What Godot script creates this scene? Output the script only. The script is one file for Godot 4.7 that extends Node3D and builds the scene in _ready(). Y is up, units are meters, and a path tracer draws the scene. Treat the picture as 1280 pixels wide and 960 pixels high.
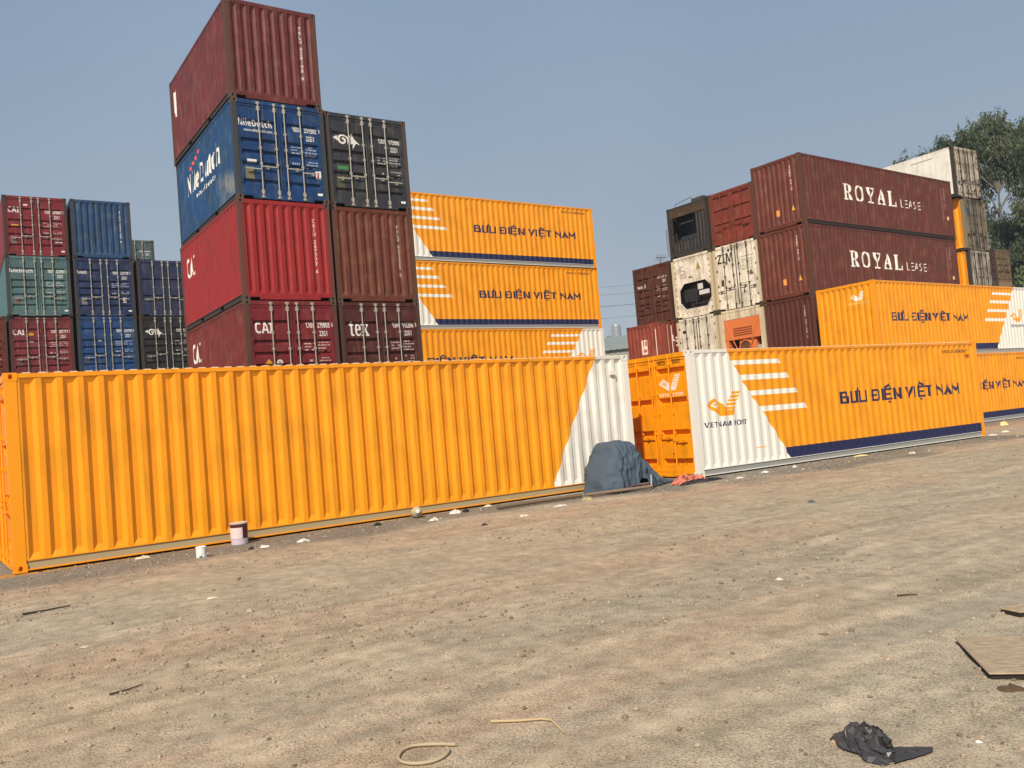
extends Node3D
# A container yard.  Yard axes: +x runs along the long front container to the right, -z runs away from the road.
# The camera stands at x = 0, z = 0 and looks 34.5 degrees to the right of -z.

const W := 2.438
const STD := 2.591
const HC := 2.896
const YH := 2.884
const L20 := 6.058
const L40 := 12.192

var cam: Camera3D
var used := {}
var cache := {}
var texts := {}
var fonts := {}
var dirt := []
var faint := []
var rng := RandomNumberGenerator.new()
var steel: StandardMaterial3D
var dark: StandardMaterial3D
var frame_dark: StandardMaterial3D
var casting_mat: StandardMaterial3D

# ------------------------------------------------------------------ mesh building
class MB:
	var v := PackedVector3Array()
	var n := PackedVector3Array()
	var t := PackedVector2Array()
	var c := PackedColorArray()
	var colored := false
	var tint := Color.WHITE
	var ux := Vector3(1, 0, 0)
	var uo := 0.0
	var vy := Vector3(0, -1, 0)
	var vo := 0.0
	func planar(length: float, height: float) -> void:      # UV 0..1 over a face of that size, v from the top
		ux = Vector3(1.0 / length, 0, 0); uo = 0.0
		vy = Vector3(0, -1.0 / height, 0); vo = 1.0
	func put(p: Vector3, nn: Vector3) -> void:
		v.append(p); n.append(nn)
		t.append(Vector2(p.dot(ux) + uo, p.dot(vy) + vo))
		if colored: c.append(tint)
	func tri(a: Vector3, b: Vector3, d: Vector3) -> void:   # counter-clockwise as seen from outside
		var nn := (b - a).cross(d - a)
		if nn.length_squared() < 1e-16: return
		nn = nn.normalized()
		put(a, nn); put(d, nn); put(b, nn)
	func quad(a: Vector3, b: Vector3, d: Vector3, e: Vector3) -> void:
		tri(a, b, d); tri(a, d, e)
	func smooth_tri(a: Vector3, b: Vector3, d: Vector3, na: Vector3, nb: Vector3, nd: Vector3) -> void:
		put(a, na); put(d, nd); put(b, nb)
	func box(lo: Vector3, hi: Vector3) -> void:
		var a := lo; var b := hi
		quad(Vector3(a.x, a.y, b.z), Vector3(b.x, a.y, b.z), Vector3(b.x, b.y, b.z), Vector3(a.x, b.y, b.z))
		quad(Vector3(b.x, a.y, a.z), Vector3(a.x, a.y, a.z), Vector3(a.x, b.y, a.z), Vector3(b.x, b.y, a.z))
		quad(Vector3(b.x, a.y, b.z), Vector3(b.x, a.y, a.z), Vector3(b.x, b.y, a.z), Vector3(b.x, b.y, b.z))
		quad(Vector3(a.x, a.y, a.z), Vector3(a.x, a.y, b.z), Vector3(a.x, b.y, b.z), Vector3(a.x, b.y, a.z))
		quad(Vector3(a.x, b.y, b.z), Vector3(b.x, b.y, b.z), Vector3(b.x, b.y, a.z), Vector3(a.x, b.y, a.z))
		quad(Vector3(a.x, a.y, a.z), Vector3(b.x, a.y, a.z), Vector3(b.x, a.y, b.z), Vector3(a.x, a.y, b.z))
	func tube(pts: PackedVector3Array, r0: float, r1: float, sides := 8, caps := true) -> void:
		var rings := []
		var side := Vector3.ZERO
		for i in pts.size():
			var d := (pts[mini(i + 1, pts.size() - 1)] - pts[maxi(i - 1, 0)]).normalized()
			if i == 0:
				side = d.cross(Vector3.UP if absf(d.y) < 0.9 else Vector3.RIGHT).normalized()
			else:
				side = (side - d * side.dot(d)).normalized()
			var up := side.cross(d).normalized()
			var r := lerpf(r0, r1, float(i) / maxf(1.0, pts.size() - 1))
			var ring := []
			for k in sides:
				var a := TAU * k / sides
				var o := side * cos(a) + up * sin(a)
				ring.append([pts[i] + o * r, o])
			rings.append(ring)
		for i in pts.size() - 1:
			for k in sides:
				var p = rings[i][k]; var q = rings[i][(k + 1) % sides]
				var r = rings[i + 1][(k + 1) % sides]; var s = rings[i + 1][k]
				var flip: bool = (q[0] - p[0]).cross(s[0] - p[0]).dot(p[1]) < 0.0
				if flip:
					smooth_tri(p[0], s[0], r[0], p[1], s[1], r[1]); smooth_tri(p[0], r[0], q[0], p[1], r[1], q[1])
				else:
					smooth_tri(p[0], q[0], r[0], p[1], q[1], r[1]); smooth_tri(p[0], r[0], s[0], p[1], r[1], s[1])
		if caps:
			for e in [0, pts.size() - 1]:
				var d := (pts[1] - pts[0]).normalized() * -1.0 if e == 0 else (pts[-1] - pts[-2]).normalized()
				for k in sides:
					var p: Vector3 = rings[e][k][0]; var q: Vector3 = rings[e][(k + 1) % sides][0]
					if (p - pts[e]).cross(q - pts[e]).dot(d) > 0.0: tri(pts[e], p, q)
					else: tri(pts[e], q, p)
	func rod(a: Vector3, b: Vector3, r: float, sides := 8) -> void:
		tube(PackedVector3Array([a, b]), r, r, sides)
	func lathe(prof: Array, sides := 24, from := 0.0, to := TAU) -> void:    # prof: [radius, height] going up the outside
		for i in prof.size() - 1:
			for k in sides:
				var a0 := from + (to - from) * k / sides; var a1 := from + (to - from) * (k + 1) / sides
				var p := Vector3(cos(a0) * prof[i][0], prof[i][1], sin(a0) * prof[i][0])
				var q := Vector3(cos(a1) * prof[i][0], prof[i][1], sin(a1) * prof[i][0])
				var r := Vector3(cos(a1) * prof[i + 1][0], prof[i + 1][1], sin(a1) * prof[i + 1][0])
				var s := Vector3(cos(a0) * prof[i + 1][0], prof[i + 1][1], sin(a0) * prof[i + 1][0])
				quad(q, p, s, r)
	func mesh() -> ArrayMesh:
		var m := ArrayMesh.new()
		add_to(m)
		return m
	func add_to(m: ArrayMesh) -> void:
		var a := []; a.resize(Mesh.ARRAY_MAX)
		a[Mesh.ARRAY_VERTEX] = v; a[Mesh.ARRAY_NORMAL] = n; a[Mesh.ARRAY_TEX_UV] = t
		if colored: a[Mesh.ARRAY_COLOR] = c
		m.add_surface_from_arrays(Mesh.PRIMITIVE_TRIANGLES, a)


# ------------------------------------------------------------------ scene helpers
func numbered(called: String) -> String:
	if not used.has(called):
		used[called] = 0
		return called
	used[called] += 1
	return "%s_%03d" % [called, used[called]]

func tag(o: Node3D, label: String, category: String, group := "") -> Node3D:
	o.set_meta("label", label); o.set_meta("category", category)
	if group != "": o.set_meta("group", group)
	return o

func thing(called: String, label: String, category: String, at: Vector3, turn := 0.0, group := "") -> Node3D:
	var o := Node3D.new()
	o.name = numbered(called)
	add_child(o)
	o.position = at; o.rotation_degrees.y = turn
	tag(o, label, category, group)
	return o

func single(called: String, m: Mesh, mat: Material, label: String, category: String, at: Vector3, turn := 0.0, group := "") -> MeshInstance3D:
	var o := MeshInstance3D.new()
	o.name = numbered(called); o.mesh = m; o.material_override = mat
	add_child(o)
	o.position = at; o.rotation_degrees.y = turn
	tag(o, label, category, group)
	return o

func part(parent: Node3D, called: String, m: Mesh, mat: Material, x := Transform3D.IDENTITY) -> MeshInstance3D:
	var o := MeshInstance3D.new()
	o.name = called; o.mesh = m
	if mat: o.material_override = mat
	o.transform = x
	parent.add_child(o, true)
	if "001" not in o.name and o.name != called:
		pass
	return o

func paint(c: Color, rough := 0.5, metal := 0.0, spec := 0.5) -> StandardMaterial3D:
	var key := "m%s%s%s%s" % [c.to_html(), rough, metal, spec]
	if not cache.has(key):
		var m := StandardMaterial3D.new()
		m.albedo_color = c; m.roughness = rough; m.metallic = metal; m.metallic_specular = spec
		cache[key] = m
	return cache[key]

func rgb(r: int, g: int, b: int) -> Color:
	return Color8(r, g, b)

# ------------------------------------------------------------------ painted surfaces (flat print, livery and wear)
class Paint:
	var img: Image
	var px: float
	var py: float
	var H: float
	var host
	func _init(h, length: float, height: float, w: int, hh: int, base: Color) -> void:
		host = h; H = height
		img = Image.create_empty(w, hh, false, Image.FORMAT_RGBA8)
		img.fill(base)
		px = w / length; py = hh / height
	func P(p) -> Vector2: return Vector2(p[0] * px, (H - p[1]) * py)
	func poly(points: Array, c: Color) -> void:
		var q := PackedVector2Array()
		for p in points: q.append(P(p))
		host.fill_poly(img, q, c)
	func rect(x0: float, y0: float, x1: float, y1: float, c: Color) -> void:
		poly([[x0, y0], [x1, y0], [x1, y1], [x0, y1]], c)
	func line(points: Array, thick: float, c: Color, wide := 1.0) -> void:
		for i in points.size() - 1:
			var a := Vector2(points[i][0], points[i][1]); var b := Vector2(points[i + 1][0], points[i + 1][1])
			var d := (b - a).normalized() * thick * 0.5
			var s := Vector2(-d.y * wide, d.x)
			d.x *= wide
			a -= d; b += d
			poly([[a.x + s.x, a.y + s.y], [b.x + s.x, b.y + s.y], [b.x - s.x, b.y - s.y], [a.x - s.x, a.y - s.y]], c)
	func disc(x: float, y: float, r: float, c: Color) -> void:
		var q := []
		for k in 20: q.append([x + r * cos(TAU * k / 20), y + r * sin(TAU * k / 20)])
		poly(q, c)
	func text(s: String, face: String, x0: float, y0: float, x1: float, y1: float, c: Color, slant := 0.0) -> void:
		var d = host.glyphs(s, face)
		var lo: Vector2 = d[1]; var size: Vector2 = d[2]
		var tris: PackedVector2Array = d[0]
		for i in range(0, tris.size(), 3):
			var q := PackedVector2Array()
			for k in 3:
				var g := (tris[i + k] - lo) / size
				q.append(P([lerpf(x0, x1, g.x) + g.y * (y1 - y0) * slant, lerpf(y0, y1, g.y)]))
			host.fill_poly(img, q, c)
	func column(s: String, x: float, top: float, cw: float, ch: float, c: Color) -> void:   # letters one under another
		var y := top
		for k in s.length():
			var ch1 := s.substr(k, 1)
			if ch1 == " ":
				y -= ch * 0.7
				continue
			var narrow := 0.35 if ch1 in "1I" else 1.0
			text(ch1, "Droid Sans Bold", x - cw * 0.5 * narrow, y - ch * 0.8, x + cw * 0.5 * narrow, y, c)
			y -= ch
	func small_print(x0: float, y0: float, x1: float, y1: float, lines: int, c: Color, r: RandomNumberGenerator) -> void:
		var h := (y1 - y0) / lines
		for i in lines:
			var x := x0
			while x < x1 - 0.02:
				var w := minf(r.randf_range(0.03, 0.11), x1 - x)
				if r.randf() < 0.8: rect(x, y0 + h * (i + 0.25), x + w, y0 + h * (i + 0.72), c)
				x += w + 0.02
	func weather(amount: float, s: int) -> void:
		host.weather(img, amount, s)
	func mat(rough := 0.5, spec := 0.4) -> StandardMaterial3D:
		var m := StandardMaterial3D.new()
		m.albedo_texture = ImageTexture.create_from_image(img)
		m.roughness = rough; m.metallic_specular = spec
		m.texture_repeat = false
		return m

func fill_poly(img: Image, q: PackedVector2Array, c: Color) -> void:
	var lo := INF; var hi := -INF
	for p in q: lo = minf(lo, p.y); hi = maxf(hi, p.y)
	for y in range(maxi(0, floori(lo)), mini(img.get_height() - 1, ceili(hi)) + 1):
		var yc := y + 0.5
		var xs := PackedFloat32Array()
		for i in q.size():
			var a := q[i]; var b := q[(i + 1) % q.size()]
			if (a.y <= yc) != (b.y <= yc):
				xs.append(a.x + (yc - a.y) / (b.y - a.y) * (b.x - a.x))
		xs.sort()
		for i in range(0, xs.size() - 1, 2):
			var x0 := roundi(xs[i]); var x1 := roundi(xs[i + 1])
			if x1 > x0:
				if c.a >= 1.0: img.fill_rect(Rect2i(x0, y, x1 - x0, 1), c)
				else:
					for x in range(maxi(0, x0), mini(x1, img.get_width())):
						img.set_pixel(x, y, img.get_pixel(x, y).blend(c))

func glyphs(s: String, face: String) -> Array:
	var key := face + "|" + s
	if not texts.has(key):
		if not fonts.has(face):
			var f := SystemFont.new()
			f.font_names = PackedStringArray([face.replace(" Bold", "")])
			f.font_weight = 700 if face.ends_with("Bold") else 400
			fonts[face] = f
		var t := TextMesh.new()
		t.font = fonts[face]; t.text = s; t.font_size = 64; t.pixel_size = 1.0; t.depth = 0.0; t.curve_step = 2.0
		var a := t.get_mesh_arrays()
		var tri := PackedVector2Array()
		var lo := Vector2(INF, INF); var hi := Vector2(-INF, -INF)
		var vs: PackedVector3Array = a[Mesh.ARRAY_VERTEX]
		var ix: PackedInt32Array = a[Mesh.ARRAY_INDEX]
		var nn: PackedVector3Array = a[Mesh.ARRAY_NORMAL]
		for i in range(0, ix.size(), 3):
			if nn[ix[i]].z < 0.5: continue
			for k in 3:
				var p := vs[ix[i + k]]
				tri.append(Vector2(p.x, p.y))
				lo = lo.min(Vector2(p.x, p.y)); hi = hi.max(Vector2(p.x, p.y))
		texts[key] = [tri, lo, hi - lo]
	return texts[key]

func alpha_noise(w: int, h: int, sw: int, sh: int, freq: float, s: int, cut: float, gain: float, most: float, c: Color) -> Image:
	var f := FastNoiseLite.new()
	f.seed = s; f.frequency = freq; f.noise_type = FastNoiseLite.TYPE_SIMPLEX_SMOOTH
	f.fractal_octaves = 4; f.fractal_type = FastNoiseLite.FRACTAL_FBM
	var im := f.get_image(sw, sh, false, false, false)
	var src := im.get_data()
	var out := PackedByteArray()
	out.resize(sw * sh * 4)
	var r := c.r8; var g := c.g8; var b := c.b8
	for i in sw * sh:
		var j := i * 4
		out[j] = r; out[j + 1] = g; out[j + 2] = b
		out[j + 3] = int(clampf((src[i] / 255.0 - cut) * gain, 0.0, 1.0) * most * 255.0)
	var res := Image.create_from_data(sw, sh, false, Image.FORMAT_RGBA8, out)
	if sw != w or sh != h: res.resize(w, h, Image.INTERPOLATE_CUBIC)
	return res

func make_dirt() -> void:
	dirt = [
		alpha_noise(2048, 512, 512, 128, 0.02, 11, 0.45, 2.2, 0.30, rgb(60, 48, 38)),       # broad grime
		alpha_noise(2048, 512, 1024, 24, 0.06, 12, 0.52, 3.0, 0.34, rgb(70, 56, 46)),       # runs down the sheet
		alpha_noise(2048, 512, 1024, 256, 0.10, 13, 0.72, 7.0, 0.75, rgb(92, 50, 30)),      # rust spots
		alpha_noise(2048, 512, 1024, 16, 0.09, 14, 0.58, 3.5, 0.22, rgb(205, 190, 165)),    # chalky runs
		alpha_noise(2048, 512, 512, 128, 0.035, 15, 0.5, 2.4, 0.20, rgb(190, 170, 140)),    # dust
	]

func make_faint() -> void:
	for d in dirt:
		var b: PackedByteArray = d.get_data()
		for i in range(3, b.size(), 4): b[i] = b[i] * 2 / 5
		faint.append(Image.create_from_data(d.get_width(), d.get_height(), false, Image.FORMAT_RGBA8, b))

func weather(img: Image, amount: float, s: int) -> void:
	var r := RandomNumberGenerator.new()
	r.seed = s * 7919 + 3
	for k in dirt.size():
		if amount < 0.35 and (k == 2 or k == 3): continue
		if amount < 0.75 and k == 2 and r.randf() < 0.4: continue
		var d: Image = dirt[k] if amount >= 0.55 else faint[k]
		var w := mini(img.get_width(), 2048); var h := mini(img.get_height(), 512)
		var times := 1
		if amount > 1.2 and k < 3: times = 2
		for i in times:
			var x := r.randi_range(0, 2048 - w); var y := r.randi_range(0, 512 - h)
			for yy in range(0, img.get_height(), 512):
				img.blend_rect(d, Rect2i(x, y, w, h), Vector2i(0, yy))

# ------------------------------------------------------------------ container pieces (canonical face: x along it, y up, facing +z)
func corrugated(L: float, H: float, x0: float, x1: float, y0: float, y1: float, zo: float, depth: float, pitch: float, flat: float, slope: float) -> ArrayMesh:
	var key := "cor%s" % [[L, H, x0, x1, y0, y1, depth, pitch]]
	if cache.has(key): return cache[key]
	var r := RandomNumberGenerator.new(); r.seed = int(L * 1000)
	var b := MB.new(); b.planar(L, H)
	var n := roundi((x1 - x0) / pitch)
	var p := (x1 - x0) / n
	var e := 0.095
	for i in n:
		var x := x0 + i * p
		var zi := zo - depth * r.randf_range(0.94, 1.06)
		var a := x + flat * 0.5; var c := a + slope; var d := x + p - flat * 0.5 - slope; var f := d + slope
		b.quad(Vector3(x, y0, zo), Vector3(a, y0, zo), Vector3(a, y1, zo), Vector3(x, y1, zo))
		b.quad(Vector3(a, y0, zo), Vector3(c, y0 + e, zi), Vector3(c, y1 - e, zi), Vector3(a, y1, zo))
		b.quad(Vector3(c, y0 + e, zi), Vector3(d, y0 + e, zi), Vector3(d, y1 - e, zi), Vector3(c, y1 - e, zi))
		b.quad(Vector3(d, y0 + e, zi), Vector3(f, y0, zo), Vector3(f, y1, zo), Vector3(d, y1 - e, zi))
		b.quad(Vector3(f, y0, zo), Vector3(x + p, y0, zo), Vector3(x + p, y1, zo), Vector3(f, y1, zo))
		b.quad(Vector3(c, y1 - e, zi), Vector3(d, y1 - e, zi), Vector3(f, y1, zo), Vector3(a, y1, zo))
		b.quad(Vector3(a, y0, zo), Vector3(f, y0, zo), Vector3(d, y0 + e, zi), Vector3(c, y0 + e, zi))
	cache[key] = b.mesh()
	return cache[key]

func box_mesh(lo: Vector3, hi: Vector3, L := 1.0, H := 1.0) -> ArrayMesh:
	var key := "box%s%s%s" % [lo, hi, [L, H]]
	if not cache.has(key):
		var b := MB.new(); b.planar(L, H); b.box(lo, hi)
		cache[key] = b.mesh()
	return cache[key]

func holed(b: MB, centre: Vector3, ux: Vector3, uy: Vector3, hx: float, hy: float, rx: float, ry: float, deep: float) -> void:
	var nn := ux.cross(uy)
	var outer := []; var inner := []
	var sq := [[1, -0.5], [1, 0.5], [0.5, 1], [-0.5, 1], [-1, 0.5], [-1, -0.5], [-0.5, -1], [0.5, -1]]
	for s in sq:
		inner.append(centre + ux * (s[0] * rx) + uy * (s[1] * ry))
	var oc := [[1, -1], [1, 1], [1, 1], [-1, 1], [-1, 1], [-1, -1], [-1, -1], [1, -1]]
	for s in oc:
		outer.append(centre + ux * (s[0] * hx) + uy * (s[1] * hy))
	for k in 8:
		var j := (k + 1) % 8
		b.quad(inner[k], outer[k], outer[j], inner[j])
		b.quad(inner[j], inner[j] - nn * deep, inner[k] - nn * deep, inner[k])
		b.tri(centre - nn * deep, inner[k] - nn * deep, inner[j] - nn * deep)

func casting_mesh() -> ArrayMesh:
	if not cache.has("casting"):
		var b := MB.new()
		var hx := 0.089; var hy := 0.059; var hz := 0.081
		holed(b, Vector3(0, 0, hz), Vector3.RIGHT, Vector3.UP, hx, hy, 0.027, 0.037, 0.075)
		holed(b, Vector3(0, 0, -hz), Vector3.LEFT, Vector3.UP, hx, hy, 0.027, 0.037, 0.075)
		holed(b, Vector3(hx, 0, 0), Vector3.FORWARD, Vector3.UP, hz, hy, 0.026, 0.036, 0.05)
		holed(b, Vector3(-hx, 0, 0), Vector3.BACK, Vector3.UP, hz, hy, 0.026, 0.036, 0.05)
		holed(b, Vector3(0, hy, 0), Vector3.RIGHT, Vector3.FORWARD, hx, hz, 0.055, 0.03, 0.04)
		b.quad(Vector3(-hx, -hy, -hz), Vector3(hx, -hy, -hz), Vector3(hx, -hy, hz), Vector3(-hx, -hy, hz))
		cache["casting"] = b.mesh()
	return cache["casting"]

func door_mesh(H: float, x0: float, x1: float, grooves: Array, gh: float, gd: float, gs := 0.035) -> ArrayMesh:
	var key := "door%s" % [[H, x0, x1, grooves, gh, gd, gs]]
	if cache.has(key): return cache[key]
	var b := MB.new(); b.planar(W, H)
	var y0 := 0.14; var y1 := H - 0.125
	var z := -0.035
	var fr := 0.05
	# frame round the leaf, standing 14 mm proud
	b.box(Vector3(x0, y0, z - 0.05), Vector3(x0 + fr, y1, z + 0.014))
	b.box(Vector3(x1 - fr, y0, z - 0.05), Vector3(x1, y1, z + 0.014))
	b.box(Vector3(x0 + fr, y0, z - 0.05), Vector3(x1 - fr, y0 + fr, z + 0.014))
	b.box(Vector3(x0 + fr, y1 - fr, z - 0.05), Vector3(x1 - fr, y1, z + 0.014))
	var xa := x0 + fr; var xb := x1 - fr
	var y := y0 + fr
	var e := 0.03
	for g in grooves:
		var c: float = lerpf(y0, y1, 1.0 - g)
		var lo := c - gh * 0.5; var hi := c + gh * 0.5
		b.quad(Vector3(xa, y, z), Vector3(xb, y, z), Vector3(xb, lo, z), Vector3(xa, lo, z))
		var s := minf(gs, gh * 0.3)
		var pa := xa + 0.02; var pb := xb - 0.02
		b.quad(Vector3(xa, lo, z), Vector3(pa, lo, z), Vector3(pa, hi, z), Vector3(xa, hi, z))
		b.quad(Vector3(pb, lo, z), Vector3(xb, lo, z), Vector3(xb, hi, z), Vector3(pb, hi, z))
		var zi := z - gd
		b.quad(Vector3(pa, lo, z), Vector3(pb, lo, z), Vector3(pb - e, lo + s, zi), Vector3(pa + e, lo + s, zi))
		b.quad(Vector3(pa + e, lo + s, zi), Vector3(pb - e, lo + s, zi), Vector3(pb - e, hi - s, zi), Vector3(pa + e, hi - s, zi))
		b.quad(Vector3(pa + e, hi - s, zi), Vector3(pb - e, hi - s, zi), Vector3(pb, hi, z), Vector3(pa, hi, z))
		b.quad(Vector3(pa, lo, z), Vector3(pa + e, lo + s, zi), Vector3(pa + e, hi - s, zi), Vector3(pa, hi, z))
		b.quad(Vector3(pb - e, lo + s, zi), Vector3(pb, lo, z), Vector3(pb, hi, z), Vector3(pb - e, hi - s, zi))
		y = hi
	b.quad(Vector3(xa, y, z), Vector3(xb, y, z), Vector3(xb, y1 - fr, z), Vector3(xa, y1 - fr, z))
	cache[key] = b.mesh()
	return cache[key]

func rod_mesh(H: float) -> ArrayMesh:
	var key := "rod%s" % H
	if not cache.has(key):
		var b := MB.new()
		b.rod(Vector3(0, 0.06, 0.012), Vector3(0, H - 0.05, 0.012), 0.017, 8)
		for y in [0.075, H - 0.075]:
			b.box(Vector3(-0.045, y - 0.03, -0.03), Vector3(0.045, y + 0.03, 0.012))
		for y in [0.2, H - 0.22]:
			b.box(Vector3(-0.035, y - 0.055, -0.032), Vector3(0.035, y + 0.055, 0.024))
		for f in [0.36, 0.52, 0.68]:
			b.box(Vector3(-0.03, H * f - 0.03, -0.032), Vector3(0.03, H * f + 0.03, 0.026))
		cache[key] = b.mesh()
	return cache[key]

func handle_mesh(sgn: float) -> ArrayMesh:
	var key := "handle%s" % sgn
	if not cache.has(key):
		var b := MB.new()
		b.box(Vector3(minf(0, 0.42 * sgn), -0.016, 0.03), Vector3(maxf(0, 0.42 * sgn), 0.016, 0.042))
		b.box(Vector3(0.26 * sgn - 0.03, -0.06, -0.03), Vector3(0.26 * sgn + 0.03, 0.03, 0.029))
		cache[key] = b.mesh()
	return cache[key]

func face_at(L: float, which: String) -> Transform3D:
	match which:
		"f": return Transform3D(Basis.IDENTITY, Vector3(-L / 2, 0, W / 2))
		"b": return Transform3D(Basis(Vector3(-1, 0, 0), Vector3(0, 1, 0), Vector3(0, 0, -1)), Vector3(L / 2, 0, -W / 2))
		"w": return Transform3D(Basis(Vector3(0, 0, 1), Vector3(0, 1, 0), Vector3(-1, 0, 0)), Vector3(-L / 2, 0, -W / 2))
	return Transform3D(Basis(Vector3(0, 0, -1), Vector3(0, 1, 0), Vector3(1, 0, 0)), Vector3(L / 2, 0, W / 2))

func side(o: Node3D, s: Dictionary, which: String) -> void:
	var L: float = s.L; var H: float = s.H
	var x := face_at(L, which)
	var m: Material = s.get("mat_" + which, s.mat)
	if s.get("smooth", false):
		part(o, "side_panel", smooth_panel(L, H), m, x)
	else:
		part(o, "side_panel", corrugated(L, H, 0.165, L - 0.165, 0.17, H - 0.075, -0.012, s.get("rib", 0.036 if L > 7.0 else 0.028), 0.2845, 0.080, 0.063 if s.has("rib") else 0.067), m, x)
	part(o, "top_rail", box_mesh(Vector3(0.178, H - 0.075, -0.065), Vector3(L - 0.178, H - 0.012, -0.005), L, H), m, x)
	var rail_mat: Material = s.get("rail", s.frame)
	var gaps := [[0.178, L - 0.178]]
	if L < 7.0:
		gaps = [[0.178, L / 2 - 1.21], [L / 2 - 0.85, L / 2 + 0.85], [L / 2 + 1.21, L - 0.178]]
		for c in [L / 2 - 1.03, L / 2 + 1.03]:
			part(o, "forklift_pocket", pocket_mesh(), frame_dark, x * Transform3D(Basis.IDENTITY, Vector3(c, 0, 0)))
	var key := "rail%s" % L
	if not cache.has(key):
		var web := MB.new(); var fl := MB.new()
		for g in gaps:
			web.box(Vector3(g[0], 0.042, -0.04), Vector3(g[1], 0.156, -0.026))
			fl.box(Vector3(g[0], 0.022, -0.10), Vector3(g[1], 0.042, -0.007))
		fl.box(Vector3(0.178, 0.156, -0.07), Vector3(L - 0.178, 0.1695, -0.007))
		cache[key] = fl.mesh(); cache[key + "w"] = web.mesh()
	part(o, "bottom_rail", cache[key], rail_mat, x)
	part(o, "rail_web", cache[key + "w"], s.get("web", rail_mat), x)

func pocket_mesh() -> ArrayMesh:
	if not cache.has("pocket"):
		var b := MB.new()
		var a := 0.18; var y0 := 0.03; var y1 := 0.15; var d := -0.6
		b.box(Vector3(-a, y0 - 0.008, d), Vector3(a, y0, -0.01))
		b.box(Vector3(-a, y1 - 0.004, d), Vector3(a, y1 + 0.001, -0.012))
		b.box(Vector3(-a, y0, d), Vector3(-a + 0.008, y1 - 0.004, -0.01))
		b.box(Vector3(a - 0.008, y0, d), Vector3(a, y1 - 0.004, -0.01))
		b.box(Vector3(-a + 0.008, y0, d - 0.01), Vector3(a - 0.008, y1 - 0.004, d))
		cache["pocket"] = b.mesh()
	return cache["pocket"]

func smooth_panel(L: float, H: float) -> ArrayMesh:
	var key := "smooth%s%s" % [L, H]
	if not cache.has(key):
		var b := MB.new(); b.planar(L, H)
		var n := int((L - 0.33) / 0.6)
		var p := (L - 0.33) / n
		for i in n:
			var x := 0.165 + i * p
			b.quad(Vector3(x, 0.17, -0.012), Vector3(x + p - 0.02, 0.17, -0.012), Vector3(x + p - 0.02, H - 0.075, -0.012), Vector3(x, H - 0.075, -0.012))
			b.quad(Vector3(x + p - 0.02, 0.17, -0.016), Vector3(x + p, 0.17, -0.016), Vector3(x + p, H - 0.075, -0.016), Vector3(x + p - 0.02, H - 0.075, -0.016))
			b.quad(Vector3(x + p - 0.02, 0.17, -0.012), Vector3(x + p - 0.02, 0.17, -0.016), Vector3(x + p - 0.02, H - 0.075, -0.016), Vector3(x + p - 0.02, H - 0.075, -0.012))
			b.quad(Vector3(x + p, 0.17, -0.016), Vector3(x + p, 0.17, -0.012), Vector3(x + p, H - 0.075, -0.012), Vector3(x + p, H - 0.075, -0.016))
		cache[key] = b.mesh()
	return cache[key]

func end_frame(o: Node3D, s: Dictionary, x: Transform3D, m: Material) -> void:
	var H: float = s.H
	part(o, "end_header", box_mesh(Vector3(0.163, H - 0.115, -0.11), Vector3(W - 0.163, H - 0.012, -0.006), W, H), m, x)
	var key := "sill%s" % H
	if not cache.has(key):
		var b := MB.new(); b.planar(W, H)
		b.box(Vector3(0.125, 0.085, -0.12), Vector3(W - 0.125, 0.168 if not s.has("door_end") else 0.135, -0.006))
		b.box(Vector3(0.42, 0.022, -0.12), Vector3(W - 0.42, 0.085, -0.006))
		cache[key] = b.mesh()
	part(o, "end_sill", cache[key], m, x)

func end_panel(o: Node3D, s: Dictionary, which: String) -> void:
	var H: float = s.H
	var x := face_at(s.L, which)
	var m: Material = s.get("mat_" + which, s.get("mat_end", s.mat))
	part(o, "end_panel", corrugated(W, H, 0.12, W - 0.12, 0.168, H - 0.115, -0.012, 0.045, 0.244, 0.10, 0.05), m, x)
	end_frame(o, s, x, m)

func end_doors(o: Node3D, s: Dictionary, which: String) -> void:
	var H: float = s.H
	var x := face_at(s.L, which)
	var m: Material = s.get("mat_" + which, s.get("mat_end", s.mat))
	var gr: Array = s.get("grooves", [0.86, 0.665, 0.535, 0.405, 0.19])
	var gh: float = s.get("gh", 0.13); var gd: float = s.get("gd", 0.05)
	var rodm: Material = s.get("rod", steel)
	var smooth_doors: bool = s.get("flat_doors", false)
	end_frame(o, s, x, m)
	var mid := W / 2
	for k in 2:
		var xa := 0.128 if k == 0 else mid + 0.008
		var xb := mid - 0.008 if k == 0 else W - 0.128
		var d := part(o, "door", door_mesh(H, xa, xb, [] if smooth_doors else gr, gh, gd, s.get("gs", 0.035)), m, x)
		var fr: Array = s.get("rods", [0.5, 0.89])
		for q in fr:
			var rx := lerpf(xa, xb, q) if k == 0 else lerpf(xb, xa, q)
			part(d, "lock_rod", rod_mesh(H), rodm, Transform3D(Basis.IDENTITY, Vector3(rx, 0, -0.004)))
			part(d, "door_handle", handle_mesh(-1.0 if k == 0 else 1.0), rodm, Transform3D(Basis.IDENTITY, Vector3(rx, H * (0.33 if q > 0.6 else 0.30), 0)))
		for h in [0.13, 0.37, 0.63, 0.87]:
			var hx := xa - 0.012 if k == 0 else xb + 0.012
			part(d, "hinge", box_mesh(Vector3(-0.07, -0.045, -0.03), Vector3(0.07, 0.045, 0.004)), s.get("hinge", m), Transform3D(Basis.IDENTITY, Vector3(hx, lerpf(0.14, H - 0.12, h), -0.016)))

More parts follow.
